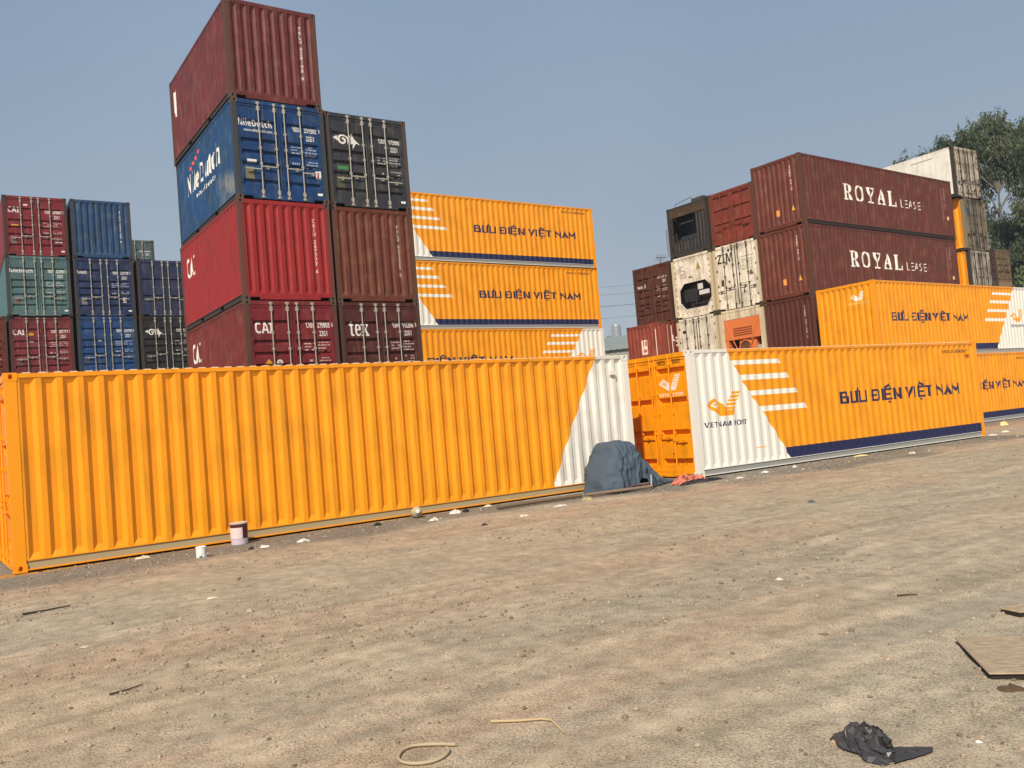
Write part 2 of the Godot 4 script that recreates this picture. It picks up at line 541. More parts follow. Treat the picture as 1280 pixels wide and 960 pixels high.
func roof_mesh(L: float, H: float) -> ArrayMesh:
	var key := "roof%s%s" % [L, H]
	if not cache.has(key):
		var b := MB.new()
		var za := -W / 2 + 0.062; var zb := W / 2 - 0.062
		var n := int((L - 0.36) / 0.21)
		var p := (L - 0.36) / n
		for i in n:
			var x := -L / 2 + 0.18 + i * p
			var y0 := H - 0.02; var y1 := H + 0.006
			var xs := [x, x + p * 0.22, x + p * 0.36, x + p * 0.78, x + p * 0.92, x + p]
			var ys := [y0, y0, y1, y1, y0, y0]
			for k in 5:
				b.quad(Vector3(xs[k], ys[k], zb), Vector3(xs[k + 1], ys[k + 1], zb), Vector3(xs[k + 1], ys[k + 1], za), Vector3(xs[k], ys[k], za))
			for z in [zb, za]:
				b.quad(Vector3(xs[1], y0, z), Vector3(xs[4], y0, z), Vector3(xs[3], y1, z), Vector3(xs[2], y1, z))
		cache[key] = b.mesh()
	return cache[key]

# spec: L, H, mat (paint of the sheets), frame (posts), ends w / e: "panel", "doors", "reefer", "unit", "open"
func container(s: Dictionary, corner: Vector3, yaw: float, along_view: bool) -> Node3D:
	var L: float = s.L; var H: float = s.H
	var a := deg_to_rad(yaw)
	var u := Vector3(cos(a), 0, -sin(a)); var v := Vector3(-sin(a), 0, -cos(a))
	var centre := corner + (u * (W / 2) + v * (L / 2) if along_view else u * (L / 2) + v * (W / 2))
	var o := thing(s.get("called", "shipping_container"), s.label, "container", centre, yaw + (90.0 if along_view else 0.0), s.get("group", ""))
	for w in ["f", "b"]: side(o, s, w)
	for w in ["w", "e"]:
		match s.get(w, "panel"):
			"panel": end_panel(o, s, w)
			"doors": end_doors(o, s, w)
			"reefer": reefer_doors(o, s, w)
			"unit": reefer_unit(o, s, w)
			"orange_unit": orange_unit(o, s, w)
			"open": open_end(o, s, w)
	for cx in [-1, 1]:
		for cz in [-1, 1]:
			var pm: Material = s.get("post_w" if cx < 0 else "post_e", s.frame)
			var lo := Vector3(-L / 2 + 0.005, 0.118, -W / 2 + 0.004); var hi := Vector3(-L / 2 + 0.125, H - 0.118, -W / 2 + 0.169)
			# the post: an outer plate on each face, bent round the corner
			part(o, "corner_post", post_mesh(H), pm, Transform3D(Basis(Vector3(-cx, 0, 0), Vector3.UP, Vector3(0, 0, -cz)), Vector3(cx * L / 2, 0, cz * W / 2)))
			for y in [0.059, H - 0.059]:
				part(o, "corner_casting", casting_mesh(), s.get("cast_w" if cx < 0 else "cast_e", s.get("cast", pm)), Transform3D(Basis.IDENTITY, Vector3(cx * (L / 2 - 0.089), y, cz * (W / 2 - 0.081))))
	part(o, "roof", roof_mesh(L, H), s.get("roof", s.frame))
	part(o, "floor", box_mesh(Vector3(-L / 2 + 0.13, 0.16, -W / 2 + 0.06), Vector3(L / 2 - 0.13, 0.19, W / 2 - 0.06)), frame_dark)
	return o

func post_mesh(H: float) -> ArrayMesh:   # corner at the origin, the container lies towards +x, +z
	var key := "post%s" % H
	if not cache.has(key):
		var b := MB.new()
		var y0 := 0.118; var y1 := H - 0.118
		b.box(Vector3(0.004, y0, 0.004), Vector3(0.166, y1, 0.03))
		b.box(Vector3(0.004, y0, 0.03), Vector3(0.03, y1, 0.124))
		b.box(Vector3(0.136, y0, 0.03), Vector3(0.166, y1, 0.07))
		b.box(Vector3(0.03, y0, 0.098), Vector3(0.075, y1, 0.124))
		cache[key] = b.mesh()
	return cache[key]

func reefer_doors(o: Node3D, s: Dictionary, which: String) -> void:
	var t := s.duplicate()
	t.flat_doors = true
	t.rods = [0.42, 0.86]
	t.rod = s.get("reefer_rod", frame_dark)
	t.hinge = s.get("reefer_rod", frame_dark)
	end_doors(o, t, which)
	var x := face_at(s.L, which)
	var gasket := paint(rgb(38, 36, 34), 0.8)
	part(o, "door_gasket", box_mesh(Vector3(W / 2 - 0.022, 0.15, -0.02), Vector3(W / 2 + 0.022, s.H - 0.13, -0.012)), gasket, x)

func reefer_unit(o: Node3D, s: Dictionary, which: String) -> void:
	var H: float = s.H
	var x := face_at(s.L, which)
	var m: Material = s.get("mat_" + which, s.mat)
	var black := paint(rgb(24, 28, 32), 0.45)
	end_frame(o, s, x, m)
	var b := MB.new(); b.planar(W, H)
	var x0 := 0.128; var x1 := W - 0.128; var y0 := 0.17; var y1 := H - 0.118; var z := -0.03
	var a0 := 0.40; var a1 := 2.26; var b0 := 0.42; var b1 := 1.62; var c := 0.3
	var hole := [Vector3(a1, b0 + c, z), Vector3(a1, b1 - c, z), Vector3(a1 - c, b1, z), Vector3(a0 + c, b1, z), Vector3(a0, b1 - c, z), Vector3(a0, b0 + c, z), Vector3(a0 + c, b0, z), Vector3(a1 - c, b0, z)]
	var rim := [Vector3(x1, b0 + c, z), Vector3(x1, b1 - c, z), Vector3(a1 - c, y1, z), Vector3(a0 + c, y1, z), Vector3(x0, b1 - c, z), Vector3(x0, b0 + c, z), Vector3(a0 + c, y0, z), Vector3(a1 - c, y0, z)]
	var corners := {1: Vector3(x1, y1, z), 3: Vector3(x0, y1, z), 5: Vector3(x0, y0, z), 7: Vector3(x1, y0, z)}
	for k in 8:
		var j := (k + 1) % 8
		b.quad(hole[k], rim[k], rim[j], hole[j])
		if corners.has(k): b.tri(rim[k], corners[k], rim[j])
	part(o, "end_panel", b.mesh(), m, x)
	var d := MB.new()
	var deep := Vector3(0, 0, -0.32)
	var mid := Vector3((a0 + a1) / 2, (b0 + b1) / 2, z) + deep
	for k in 8:
		var j := (k + 1) % 8
		d.quad(hole[j], hole[j] + deep, hole[k] + deep, hole[k])
		d.tri(mid, hole[k] + deep, hole[j] + deep)
	var rec := part(o, "machinery_recess", d.mesh(), black, x)
	var white := paint(rgb(205, 205, 200), 0.6)
	part(rec, "label_plate", box_mesh(Vector3(1.42, 1.24, z - 0.1), Vector3(1.72, 1.5, z - 0.09)), white)
	part(rec, "label_plate", box_mesh(Vector3(1.48, 0.98, z - 0.1), Vector3(2.08, 1.18, z - 0.09)), white)
	part(rec, "compressor_box", box_mesh(Vector3(0.55, 0.75, z - 0.32), Vector3(1.35, 1.35, z - 0.12)), paint(rgb(34, 38, 44), 0.5))
	var fan := MB.new()
	fan.tube(ring(Vector3(1.1, 0.62, z - 0.14), Vector3.RIGHT, Vector3.UP, 0.14, 18), 0.02, 0.02, 6, false)
	fan.rod(Vector3(0.9, 0.62, z - 0.2), Vector3(1.9, 0.6, z - 0.2), 0.03)
	part(rec, "pipework", fan.mesh(), paint(rgb(52, 56, 60), 0.4))
	for k in 2:
		var br := MB.new()
		var ca := Vector3(a0 + 0.02, b0 + c - 0.02, z + 0.012) if k == 0 else Vector3(a1 - c + 0.05, b0 - 0.02, z + 0.012)
		var cb := Vector3(a0 + c - 0.05, b0 - 0.02, z + 0.012) if k == 0 else Vector3(a1 - 0.0, b0 + c, z + 0.012)
		br.tube(PackedVector3Array([ca, cb]), 0.028, 0.028, 6)
		part(rec, "corner_brace", br.mesh(), white)
	var bolts := MB.new()
	for q in 9:
		for yy in [y0 + 0.06, y1 - 0.08]:
			bolts.box(Vector3(0.22 + q * 0.25 - 0.018, yy - 0.018, z), Vector3(0.22 + q * 0.25 + 0.018, yy + 0.018, z + 0.012))
		bolts.box(Vector3(0.16, 0.3 + q * 0.27, z), Vector3(0.2, 0.36 + q * 0.27, z + 0.014))
		bolts.box(Vector3(W - 0.2, 0.3 + q * 0.27, z), Vector3(W - 0.16, 0.36 + q * 0.27, z + 0.014))
	var bp := part(o, "panel_bolts", bolts.mesh(), frame_dark, x)
	bp.set_meta("kind", "stuff")

func ring(c: Vector3, ax: Vector3, ay: Vector3, r: float, n: int) -> PackedVector3Array:
	var q := PackedVector3Array()
	for k in n + 1: q.append(c + ax * (r * cos(TAU * k / n)) + ay * (r * sin(TAU * k / n)))
	return q

func orange_unit(o: Node3D, s: Dictionary, which: String) -> void:
	var H: float = s.H
	var x := face_at(s.L, which)
	var m: Material = s.get("mat_" + which, s.mat)
	var org := paint(rgb(212, 118, 62), 0.55)
	var blk := paint(rgb(36, 33, 31), 0.6)
	end_frame(o, s, x, m)
	part(o, "end_panel", box_mesh(Vector3(0.128, 0.17, -0.5), Vector3(W - 0.128, H - 0.118, -0.42), W, H), blk, x)
	part(o, "end_border", box_mesh(Vector3(0.128, 2.46, -0.42), Vector3(W - 0.128, H - 0.118, -0.02), W, H), m, x)
	part(o, "end_border", box_mesh(Vector3(0.128, 0.17, -0.42), Vector3(0.24, 2.46, -0.02), W, H), m, x)
	part(o, "end_border", box_mesh(Vector3(W - 0.24, 0.17, -0.42), Vector3(W - 0.128, 2.46, -0.02), W, H), m, x)
	var b := MB.new()
	b.box(Vector3(0.25, 1.55, -0.4), Vector3(W - 0.25, 2.45, -0.03))
	b.box(Vector3(0.25, 0.2, -0.4), Vector3(0.42, 1.55, -0.05))
	b.box(Vector3(0.95, 0.2, -0.4), Vector3(1.85, 1.55, -0.12))
	var pnl := part(o, "machinery_panel", b.mesh(), org, x)
	for k in 4:
		part(pnl, "vent_slat", box_mesh(Vector3(0.75, 1.72 + k * 0.1, -0.03), Vector3(1.75, 1.755 + k * 0.1, -0.005)), paint(rgb(150, 78, 40), 0.6))
	for k in 2:
		var br := MB.new()
		br.tube(PackedVector3Array([Vector3(0.3 if k == 0 else W - 0.3, 2.42, -0.02), Vector3(0.9 if k == 0 else W - 0.9, 1.05, -0.02)]), 0.02, 0.02, 6)
		part(pnl, "brace", br.mesh(), org)
	var fan := MB.new()
	fan.tube(ring(Vector3(1.28, 1.15, -0.1), Vector3.RIGHT, Vector3.UP, 0.32, 24), 0.03, 0.03, 6, false)
	for k in 3:
		fan.tube(ring(Vector3(1.28, 1.15, -0.105), Vector3.RIGHT, Vector3.UP, 0.08 + 0.075 * k, 20), 0.006, 0.006, 4, false)
	part(pnl, "fan_guard", fan.mesh(), org)
	var disc := MB.new()
	for k in 24:
		disc.tri(Vector3(1.28, 1.15, -0.118), Vector3(1.28 + 0.3 * cos(TAU * k / 24), 1.15 + 0.3 * sin(TAU * k / 24), -0.118), Vector3(1.28 + 0.3 * cos(TAU * (k + 1) / 24), 1.15 + 0.3 * sin(TAU * (k + 1) / 24), -0.118))
	part(pnl, "fan_opening", disc.mesh(), paint(rgb(70, 52, 40), 0.7))
	part(o, "control_box", box_mesh(Vector3(1.9, 0.75, -0.4), Vector3(2.16, 1.2, -0.1)), paint(rgb(170, 165, 150), 0.6), x)

func open_end(o: Node3D, s: Dictionary, which: String) -> void:
	var H: float = s.H
	var x := face_at(s.L, which)
	end_frame(o, s, x, s.frame)
	var m: Material = s.mat
	part(o, "end_panel", box_mesh(Vector3(0.128, 0.17, -0.06), Vector3(0.32, H - 0.5, -0.015), W, H), m, x)
	part(o, "end_panel", corrugated(W, H, 1.72, W - 0.12, 0.168, H - 0.5, -0.02, 0.035, 0.2, 0.07, 0.04), m, x)
	part(o, "end_panel", corrugated(W, H, 0.32, 1.72, 0.168, 0.75, -0.02, 0.035, 0.2, 0.07, 0.04), m, x)
	part(o, "rusty_header", box_mesh(Vector3(0.128, H - 0.5, -0.08), Vector3(W - 0.128, H - 0.118, -0.01), W, H), s.get("mat_h", s.mat), x)
	part(o, "inner_bulkhead", box_mesh(Vector3(0.13, 0.2, -0.75), Vector3(W - 0.13, H - 0.1, -0.71), W, H), paint(rgb(48, 54, 62), 0.7), x)
	var lad := MB.new()
	lad.rod(Vector3(-0.14, 0.15, -0.02), Vector3(-0.14, H - 0.9, -0.02), 0.014)
	lad.rod(Vector3(-0.03, 0.15, 0.02), Vector3(-0.03, H - 0.9, 0.02), 0.014)
	for k in 6: lad.rod(Vector3(-0.14, 0.3 + k * 0.27, -0.02), Vector3(-0.03, 0.3 + k * 0.27, 0.02), 0.01)
	part(o, "ladder", lad.mesh(), paint(rgb(120, 112, 100), 0.6), x)
	var rl := MB.new()
	rl.tube(PackedVector3Array([Vector3(0.5, H, -0.1), Vector3(0.52, H + 0.14, -0.1), Vector3(1.5, H + 0.26, -0.12), Vector3(1.55, H, -0.12)]), 0.014, 0.014, 6)
	part(o, "handrail", rl.mesh(), paint(rgb(70, 66, 60), 0.6), x)
	part(o, "roof_box", box_mesh(Vector3(1.5, H - 0.01, -0.5), Vector3(2.2, H + 0.16, -0.1)), paint(rgb(66, 62, 54), 0.8), x)

# ------------------------------------------------------------------ liveries
const ORANGE := Color("f79c06")
const WHITE := Color("e6e3da")
const NAVY := Color("1c2149")

func stroke_word(p: Paint, word: String, x: float, y: float, h: float, adv: float, c: Color) -> void:
	# squared outline capitals, drawn letter by letter; each letter: list of polylines in a 1 x 1 box
	var G := {
		"B": [[[0, 0], [0, 1], [0.86, 1], [0.86, 0.55], [0, 0.55]], [[0.86, 0.55], [1, 0.5], [1, 0], [0, 0]]],
		"Ư": [[[0, 1], [0, 0], [0.9, 0], [0.9, 1]], [[0.9, 0.98], [1.12, 1.12], [1.12, 1.28]]],
		"U": [[[0, 1], [0, 0], [1, 0], [1, 1]]],
		"Đ": [[[0, 0], [0, 1], [0.85, 1], [1, 0.85], [1, 0.15], [0.85, 0], [0, 0]], [[-0.2, 0.5], [0.35, 0.5]]],
		"I": [[[0.5, 0], [0.5, 1]]],
		"Ệ": [[[1, 0], [0, 0], [0, 1], [1, 1]], [[0, 0.5], [0.85, 0.5]], [[0.12, 1.2], [0.5, 1.45], [0.88, 1.2]], [[0.45, -0.3], [0.55, -0.3]]],
		"N": [[[0, 0], [0, 1], [1, 0], [1, 1]]],
		"V": [[[0, 1], [0.5, 0], [1, 1]]],
		"T": [[[0, 1], [1, 1]], [[0.5, 1], [0.5, 0]]],
		"A": [[[0, 0], [0.5, 1], [1, 0]], [[0.2, 0.3], [0.8, 0.3]]],
		"M": [[[0, 0], [0, 1], [0.5, 0.35], [1, 1], [1, 0]]],
	}
	var pos := x
	for k in word.length():
		var ch := word.substr(k, 1)
		if ch == " ":
			pos += adv * 0.42
			continue
		var w := adv * (0.12 if ch == "I" else (0.84 if ch == "M" else 0.68))
		for pl in G[ch]:
			var q := []
			for pt in pl: q.append([pos + (pt[0] if ch != "I" else 0.5) * w, y + pt[1] * h])
			p.line(q, h * 0.20, c, 1.75)
		pos += w + adv * 0.32

func word_width(word: String) -> float:
	var t := 0.0
	for k in word.length():
		var ch := word.substr(k, 1)
		t += 0.42 if ch == " " else (0.44 if ch == "I" else (1.16 if ch == "M" else 1.0))
	return t - 0.28

func post_logo(p: Paint, x: float, y: float, w: float, h: float, c: Color, back: Color) -> void:
	var m := func(a: Array) -> Array:
		var q := []
		for e in a: q.append([x + e[0] * w, y + e[1] * h])
		return q
	p.poly(m.call([[0.0, 0.46], [0.22, 0.76], [0.46, 0.5], [0.58, 0.24], [0.72, 0.24], [0.78, 0.4], [0.74, 0.0], [0.40, 0.0]]), c)
	p.poly(m.call([[0.13, 0.46], [0.24, 0.62], [0.38, 0.44], [0.30, 0.40], [0.36, 0.24]]), back)
	p.poly(m.call([[0.17, 0.46], [0.25, 0.55], [0.31, 0.45]]), c)
	for k in 5:
		var a := 0.26 + k * 0.155; var b := a + 0.105
		p.poly(m.call([[0.46 + 0.30 * a, a], [0.46 + 0.30 * b, b], [0.78 + 0.24 * b, b], [0.74 + 0.24 * a, a]]), c)
	p.poly(m.call([[0.40, 0.0], [0.74, 0.0], [0.82, 0.24], [0.52, 0.24]]), c)

func post_livery(mirror: bool, code: bool, s: int) -> StandardMaterial3D:
	var p := Paint.new(self, L40, YH, 2048, 512, ORANGE)
	var X := func(u: float) -> float: return L40 - u if mirror else u
	var edge := [[1.22, 2.9], [1.30, 2.78], [1.55, 2.38], [1.89, 1.87], [2.44, 1.22], [3.02, 0.44], [3.19, 0.165]]
	var wh := [[X.call(0.0), 0.0], [X.call(0.0), 2.9]]
	for e in edge: wh.append([X.call(e[0]), e[1]])
	wh.append([X.call(3.19), 0.0])
	var band := [[X.call(3.0), 0.43], [X.call(12.09), 0.43], [X.call(12.09), 0.165], [X.call(3.0), 0.165]]
	p.weather(0.5, s)
	p.poly(band, NAVY)
	for q in [[1.3, 3.11, 2.61, 2.50], [1.6, 3.38, 2.26, 2.13], [1.86, 3.66, 1.87, 1.75], [2.14, 3.96, 1.48, 1.35]]:
		p.poly([[X.call(q[0]), q[2]], [X.call(q[1]), q[2]], [X.call(q[1] + 0.07), q[3]], [X.call(q[0] + 0.09), q[3]]], WHITE)
	p.poly(wh, WHITE)
	var word := "BƯU ĐIỆN VIỆT NAM"
	var x0 := 1.14 if mirror else 5.42
	var adv := 5.62 / word_width(word)
	stroke_word(p, word, x0, 1.385, 0.265, adv, NAVY)
	var lx := L40 - 1.72 if mirror else 0.44
	post_logo(p, lx, 1.33, 1.16, 0.56, ORANGE, WHITE)
	p.text("VIETNAM POST", "Droid Sans Bold", lx - 0.1, 1.09, lx + 1.33, 1.21, NAVY)
	if code: p.text("HRCU 500046 1", "Droid Sans Bold", 10.3, 2.56, 11.85, 2.66, rgb(70, 42, 20))
	p.rect(2.0 if not mirror else 11.2, 0.5, 2.35 if not mirror else 11.5, 0.52, ORANGE)
	return p.mat(0.42, 0.5)

func plain_orange(s: int) -> StandardMaterial3D:
	var p := Paint.new(self, L40, YH, 2048, 512, ORANGE)
	p.poly([[11.27, 2.9], [11.22, 2.8], [10.95, 2.3], [10.35, 1.2], [9.86, 0.25], [9.82, 0.0], [12.2, 0.0], [12.2, 2.9]], WHITE)
	p.weather(0.3, s)
	return p.mat(0.42, 0.5)

func post_end(doors: bool, s: int) -> StandardMaterial3D:
	var p := Paint.new(self, W, YH, 512, 608, Color("f29c08"))
	p.weather(0.4, s)
	if doors:
		post_logo(p, 1.36, 2.02, 0.72, 0.36, WHITE, Color("f29c08"))
		p.text("VIETNAM POST", "Droid Sans Bold", 1.34, 1.88, 2.14, 1.96, WHITE)
		p.text("HRCU", "Droid Sans Bold", 1.36, 2.62, 1.62, 2.73, rgb(40, 24, 14))
		p.text("50001", "Droid Sans Bold", 1.86, 2.62, 2.12, 2.73, rgb(40, 24, 14))
		for k in 16:
			p.disc(rng.randf_range(1.4, 2.1), rng.randf_range(0.25, 1.0), rng.randf_range(0.008, 0.03), rgb(120, 62, 20))
	else:
		post_logo(p, 1.42, 2.20, 0.62, 0.34, WHITE, Color("f29c08"))
		p.text("VIETNAM POST", "Droid Sans", 1.34, 2.08, 2.12, 2.15, rgb(240, 220, 180))
	return p.mat(0.42, 0.5)

# an end wall 512 px wide: t = what is written on it
func end_art(base: Color, wear: float, s: int, t := {}) -> StandardMaterial3D:
	var H: float = t.get("H", STD)
	var p := Paint.new(self, W, H, 512, 544, base)
	p.weather(wear, s)
	var ink: Color = t.get("ink", rgb(222, 218, 212))
	var r := RandomNumberGenerator.new(); r.seed = s
	if t.has("id"): p.column(t.id, t.get("id_x", 1.98), H - 0.42, 0.058, 0.118, ink.lerp(base, 0.15))
	if t.has("brand"):
		var b: Array = t.brand     # text, face, x0, x1, y0, y1
		p.text(b[0], b[1], b[2], b[4], b[3], b[5], ink)
	if t.has("web"): p.text(t.web, "Droid Sans Bold", 0.28, H - 0.83, 1.02, H - 0.76, ink)
	if t.has("code"):
		p.text(t.code, "Droid Sans Bold", 1.58, H - 0.71, 1.80, H - 0.56, ink)
		p.text(t.number, "Droid Sans Bold", 1.88, H - 0.71, 2.22, H - 0.56, ink)
		if t.has("check"): p.text(t.check, "Droid Sans Bold", 2.26, H - 0.69, 2.30, H - 0.58, ink)
		p.text(t.get("type", "22G1"), "Droid Sans Bold", 1.92, H - 0.93, 2.14, H - 0.79, ink)
		var fade := Color(ink, 1.0).lerp(base, 0.35)
		p.small_print(1.5, H - 1.32, 1.78, H - 1.08, 3, fade, r)
		p.small_print(1.86, H - 1.36, 2.2, H - 1.04, 4, fade, r)
		p.small_print(1.5, H - 1.62, 1.7, H - 1.5, 1, fade, r)
		p.small_print(1.88, H - 1.68, 2.2, H - 1.46, 3, fade, r)
	if t.has("plate"): p.rect(0.26, 0.52, 0.48, 0.84, t.plate)
	if t.has("oval"):
		p.rect(0.32, 0.96, 0.56, 1.04, rgb(225, 225, 220))
	if t.get("tri", false):
		p.poly([[0.40, 0.92], [0.68, 0.92], [0.54, 1.1]], rgb(214, 150, 40))
		p.disc(0.82, 1.0, 0.08, ink)
		p.text("16", "Droid Sans Bold", 0.78, 0.96, 0.86, 1.04, base)
	if t.get("foot", false): p.rect(2.14, 0.22, 2.27, 0.28, rgb(230, 230, 230))
	if t.get("tag", false):
		p.rect(2.12, 0.66, 2.26, 0.88, rgb(230, 226, 224))
		p.poly([[2.15, 0.68], [2.19, 0.86], [2.23, 0.84], [2.2, 0.68]], rgb(170, 50, 60))
	if t.get("swirl", false): swirl(p, 0.22, H - 0.92, 0.8, 0.42, ink)
	if t.has("extra"):
		for e in t.extra: p.rect(e[0], e[1], e[2], e[3], e[4])
	return p.mat(t.get("rough", 0.5), 0.4)

func swirl(p: Paint, x: float, y: float, w: float, h: float, c: Color) -> void:    # white curl with a crest, on the dark door
	var q := []
	for k in 26:
		var a := -0.4 + k * 0.33; var r := 0.42 - k * 0.0135
		q.append([x + w * (0.36 + r * 0.5 * cos(a)), y + h * (0.45 + r * sin(a))])
	p.line(q, h * 0.12, c)
	p.poly([[x, y + h * 0.55], [x + w * 0.16, y + h * 0.72], [x + w * 0.2, y + h * 0.35]], c)
	p.poly([[x + w * 0.55, y + h * 0.15], [x + w * 0.6, y + h * 0.75], [x + w * 0.74, y + h], [x + w * 0.76, y + h * 0.6], [x + w, y + h * 0.2], [x + w * 0.84, y + h * 0.3], [x + w * 0.7, y - h * 0.12], [x + w * 0.72, y + h * 0.25]], c)

func side_art(base: Color, wear: float, s: int, L: float, H: float, draw = null, rough := 0.5) -> StandardMaterial3D:
	var p := Paint.new(self, L, H, 1024 if L < 7.0 else 2048, 512, base)
	p.weather(wear, s)
	if draw != null: draw.call(p)
	return p.mat(rough, 0.4)

# ------------------------------------------------------------------ the place
func _ready() -> void:
	rng.seed = 20240611
	setup_light()
	make_dirt()
	make_faint()
	steel = paint(rgb(168, 162, 150), 0.5, 0.2)
	dark = paint(rgb(30, 28, 27), 0.8)
	frame_dark = paint(rgb(58, 48, 42), 0.75)
	casting_mat = paint(rgb(86, 66, 54), 0.75)
	build_ground()
	build_post_row()
	build_tall_stack()
	build_left_stacks()
	build_royal_row()
	build_background()
	build_clutter()

func setup_light() -> void:
	cam = Camera3D.new(); cam.name = "camera"
	cam.fov = 47.754
	cam.near = 0.05; cam.far = 3000.0
	cam.position = Vector3(0, 1.539, 0)
	cam.rotation_degrees = Vector3(2.66, -34.5, -4.75)
	add_child(cam)
	cam.current = true
	var e := Environment.new()
	e.background_mode = Environment.BG_SKY
	var sky := Sky.new()
	var sm := ProceduralSkyMaterial.new()
	sm.sky_top_color = Color8(119, 147, 180)
	sm.sky_horizon_color = Color8(178, 188, 195)
	sm.sky_curve = 0.26
	sm.ground_bottom_color = Color8(120, 108, 92)
	sm.ground_horizon_color = Color8(150, 145, 138)
	sm.sun_angle_max = 12.0
	# thin uneven haze
	var hn := FastNoiseLite.new(); hn.seed = 12; hn.frequency = 0.006; hn.fractal_octaves = 4
	var src := hn.get_seamless_image(1024, 512).get_data()
	var hb := PackedByteArray(); hb.resize(1024 * 512 * 4)
	for i in 1024 * 512:
		var up := 1.0 - absf(float(i / 1024) / 256.0 - 1.0)
		hb[i * 4] = 232; hb[i * 4 + 1] = 230; hb[i * 4 + 2] = 222
		hb[i * 4 + 3] = int(clampf((src[i] - 90) / 150.0, 0.0, 1.0) * 15.0 * (0.35 + 0.65 * up))
	sm.sky_cover = ImageTexture.create_from_image(Image.create_from_data(1024, 512, false, Image.FORMAT_RGBA8, hb))
	sky.sky_material = sm
	e.sky = sky
	e.tonemap_mode = Environment.TONE_MAPPER_LINEAR
	e.tonemap_exposure = 1.0
	e.sdfgi_enabled = true; e.ssao_enabled = true; e.ssil_enabled = true
	e.fog_enabled = true; e.fog_density = 0.0005; e.fog_light_color = Color8(176, 186, 198)
	var we := WorldEnvironment.new(); we.name = "environment"; we.environment = e
	add_child(we)
	var sun := DirectionalLight3D.new(); sun.name = "sun"
	sun.light_energy = 1.6; sun.light_angular_distance = 0.5
	sun.light_color = Color(1.0, 0.95, 0.87)
	sun.shadow_enabled = true
	add_child(sun)
	sun.look_at_from_position(Vector3(-57.0, 66.9, 47.5), Vector3.ZERO)

func lines(pieces: Array) -> PackedFloat32Array:
	var q := PackedFloat32Array()
	for p in pieces:
		var x: float = p[0]
		while x < p[1] - 1e-4:
			q.append(x); x += p[2]
	q.append(pieces[-1][1])
	return q

var n1 := FastNoiseLite.new()
var n2 := FastNoiseLite.new()
var n3 := FastNoiseLite.new()

# tyre tracks: [z at x = 0, slope, half width, depth]
var ruts := [[-12.05, 0.012, 0.13, 0.016], [-11.35, 0.010, 0.16, 0.012], [-10.3, -0.02, 0.12, 0.014], [-9.2, 0.03, 0.18, 0.013], [-7.9, 0.018, 0.13, 0.015], [-7.2, 0.03, 0.16, 0.012], [-6.0, -0.02, 0.14, 0.014], [-5.1, 0.05, 0.12, 0.012], [-4.2, 0.035, 0.16, 0.014], [-3.2, 0.02, 0.12, 0.010], [-8.5, -0.06, 0.12, 0.010], [-10.9, 0.055, 0.12, 0.010]]

func track(x: float, z: float) -> Vector2:    # x: depth of the tracks here, y: how much trodden (for the tint)
	var dep := 0.0; var tone := 0.0
	for r in ruts:
		var d: float = (z - r[0] - r[1] * x - n1.get_noise_2d(x * 0.12, r[0] * 9.0) * 0.5) / r[2]
		if absf(d) > 3.0: continue
		var m := clampf(0.35 + n2.get_noise_2d(x * 0.35, r[0] * 13.0) * 1.7, 0.0, 1.0)
		if m <= 0.0: continue
		var e := exp(-d * d); var rim := exp(-(absf(d) - 1.5) * (absf(d) - 1.5) * 3.0)
		dep += r[3] * m * (e - 0.55 * rim) + 0.002 * m * e * sin(x * 46.0 + d * 1.5)
		tone += m * (e - 0.5 * rim)
	return Vector2(dep, tone)

func ground_y(x: float, z: float) -> float:
	var near := clampf((14.0 - absf(x - 8.0)) / 6.0, 0.0, 1.0)
	var swell := n2.get_noise_2d(x * 0.14 + 40.0, z * 1.3 + n1.get_noise_2d(x * 0.2, z * 0.2)) * 0.016 + n2.get_noise_2d(x * 0.3, z * 5.0 + 90.0) * 0.012
	var lump := n1.get_noise_2d(x * 1.1, z * 1.4) * 0.010 + n3.get_noise_2d(x * 7.0, z * 7.0) * 0.005
	var to_wall := clampf((z + 14.0) / 1.5, 0.15, 1.0)
	return (swell + lump - track(x, z).x) * (0.4 + 0.6 * near) * to_wall - 0.012

func front_line(x: float) -> float:    # where the front row of containers stands
	return -14.5 if x < 13.4 else (-13.75 if x < 26.8 else -18.7)

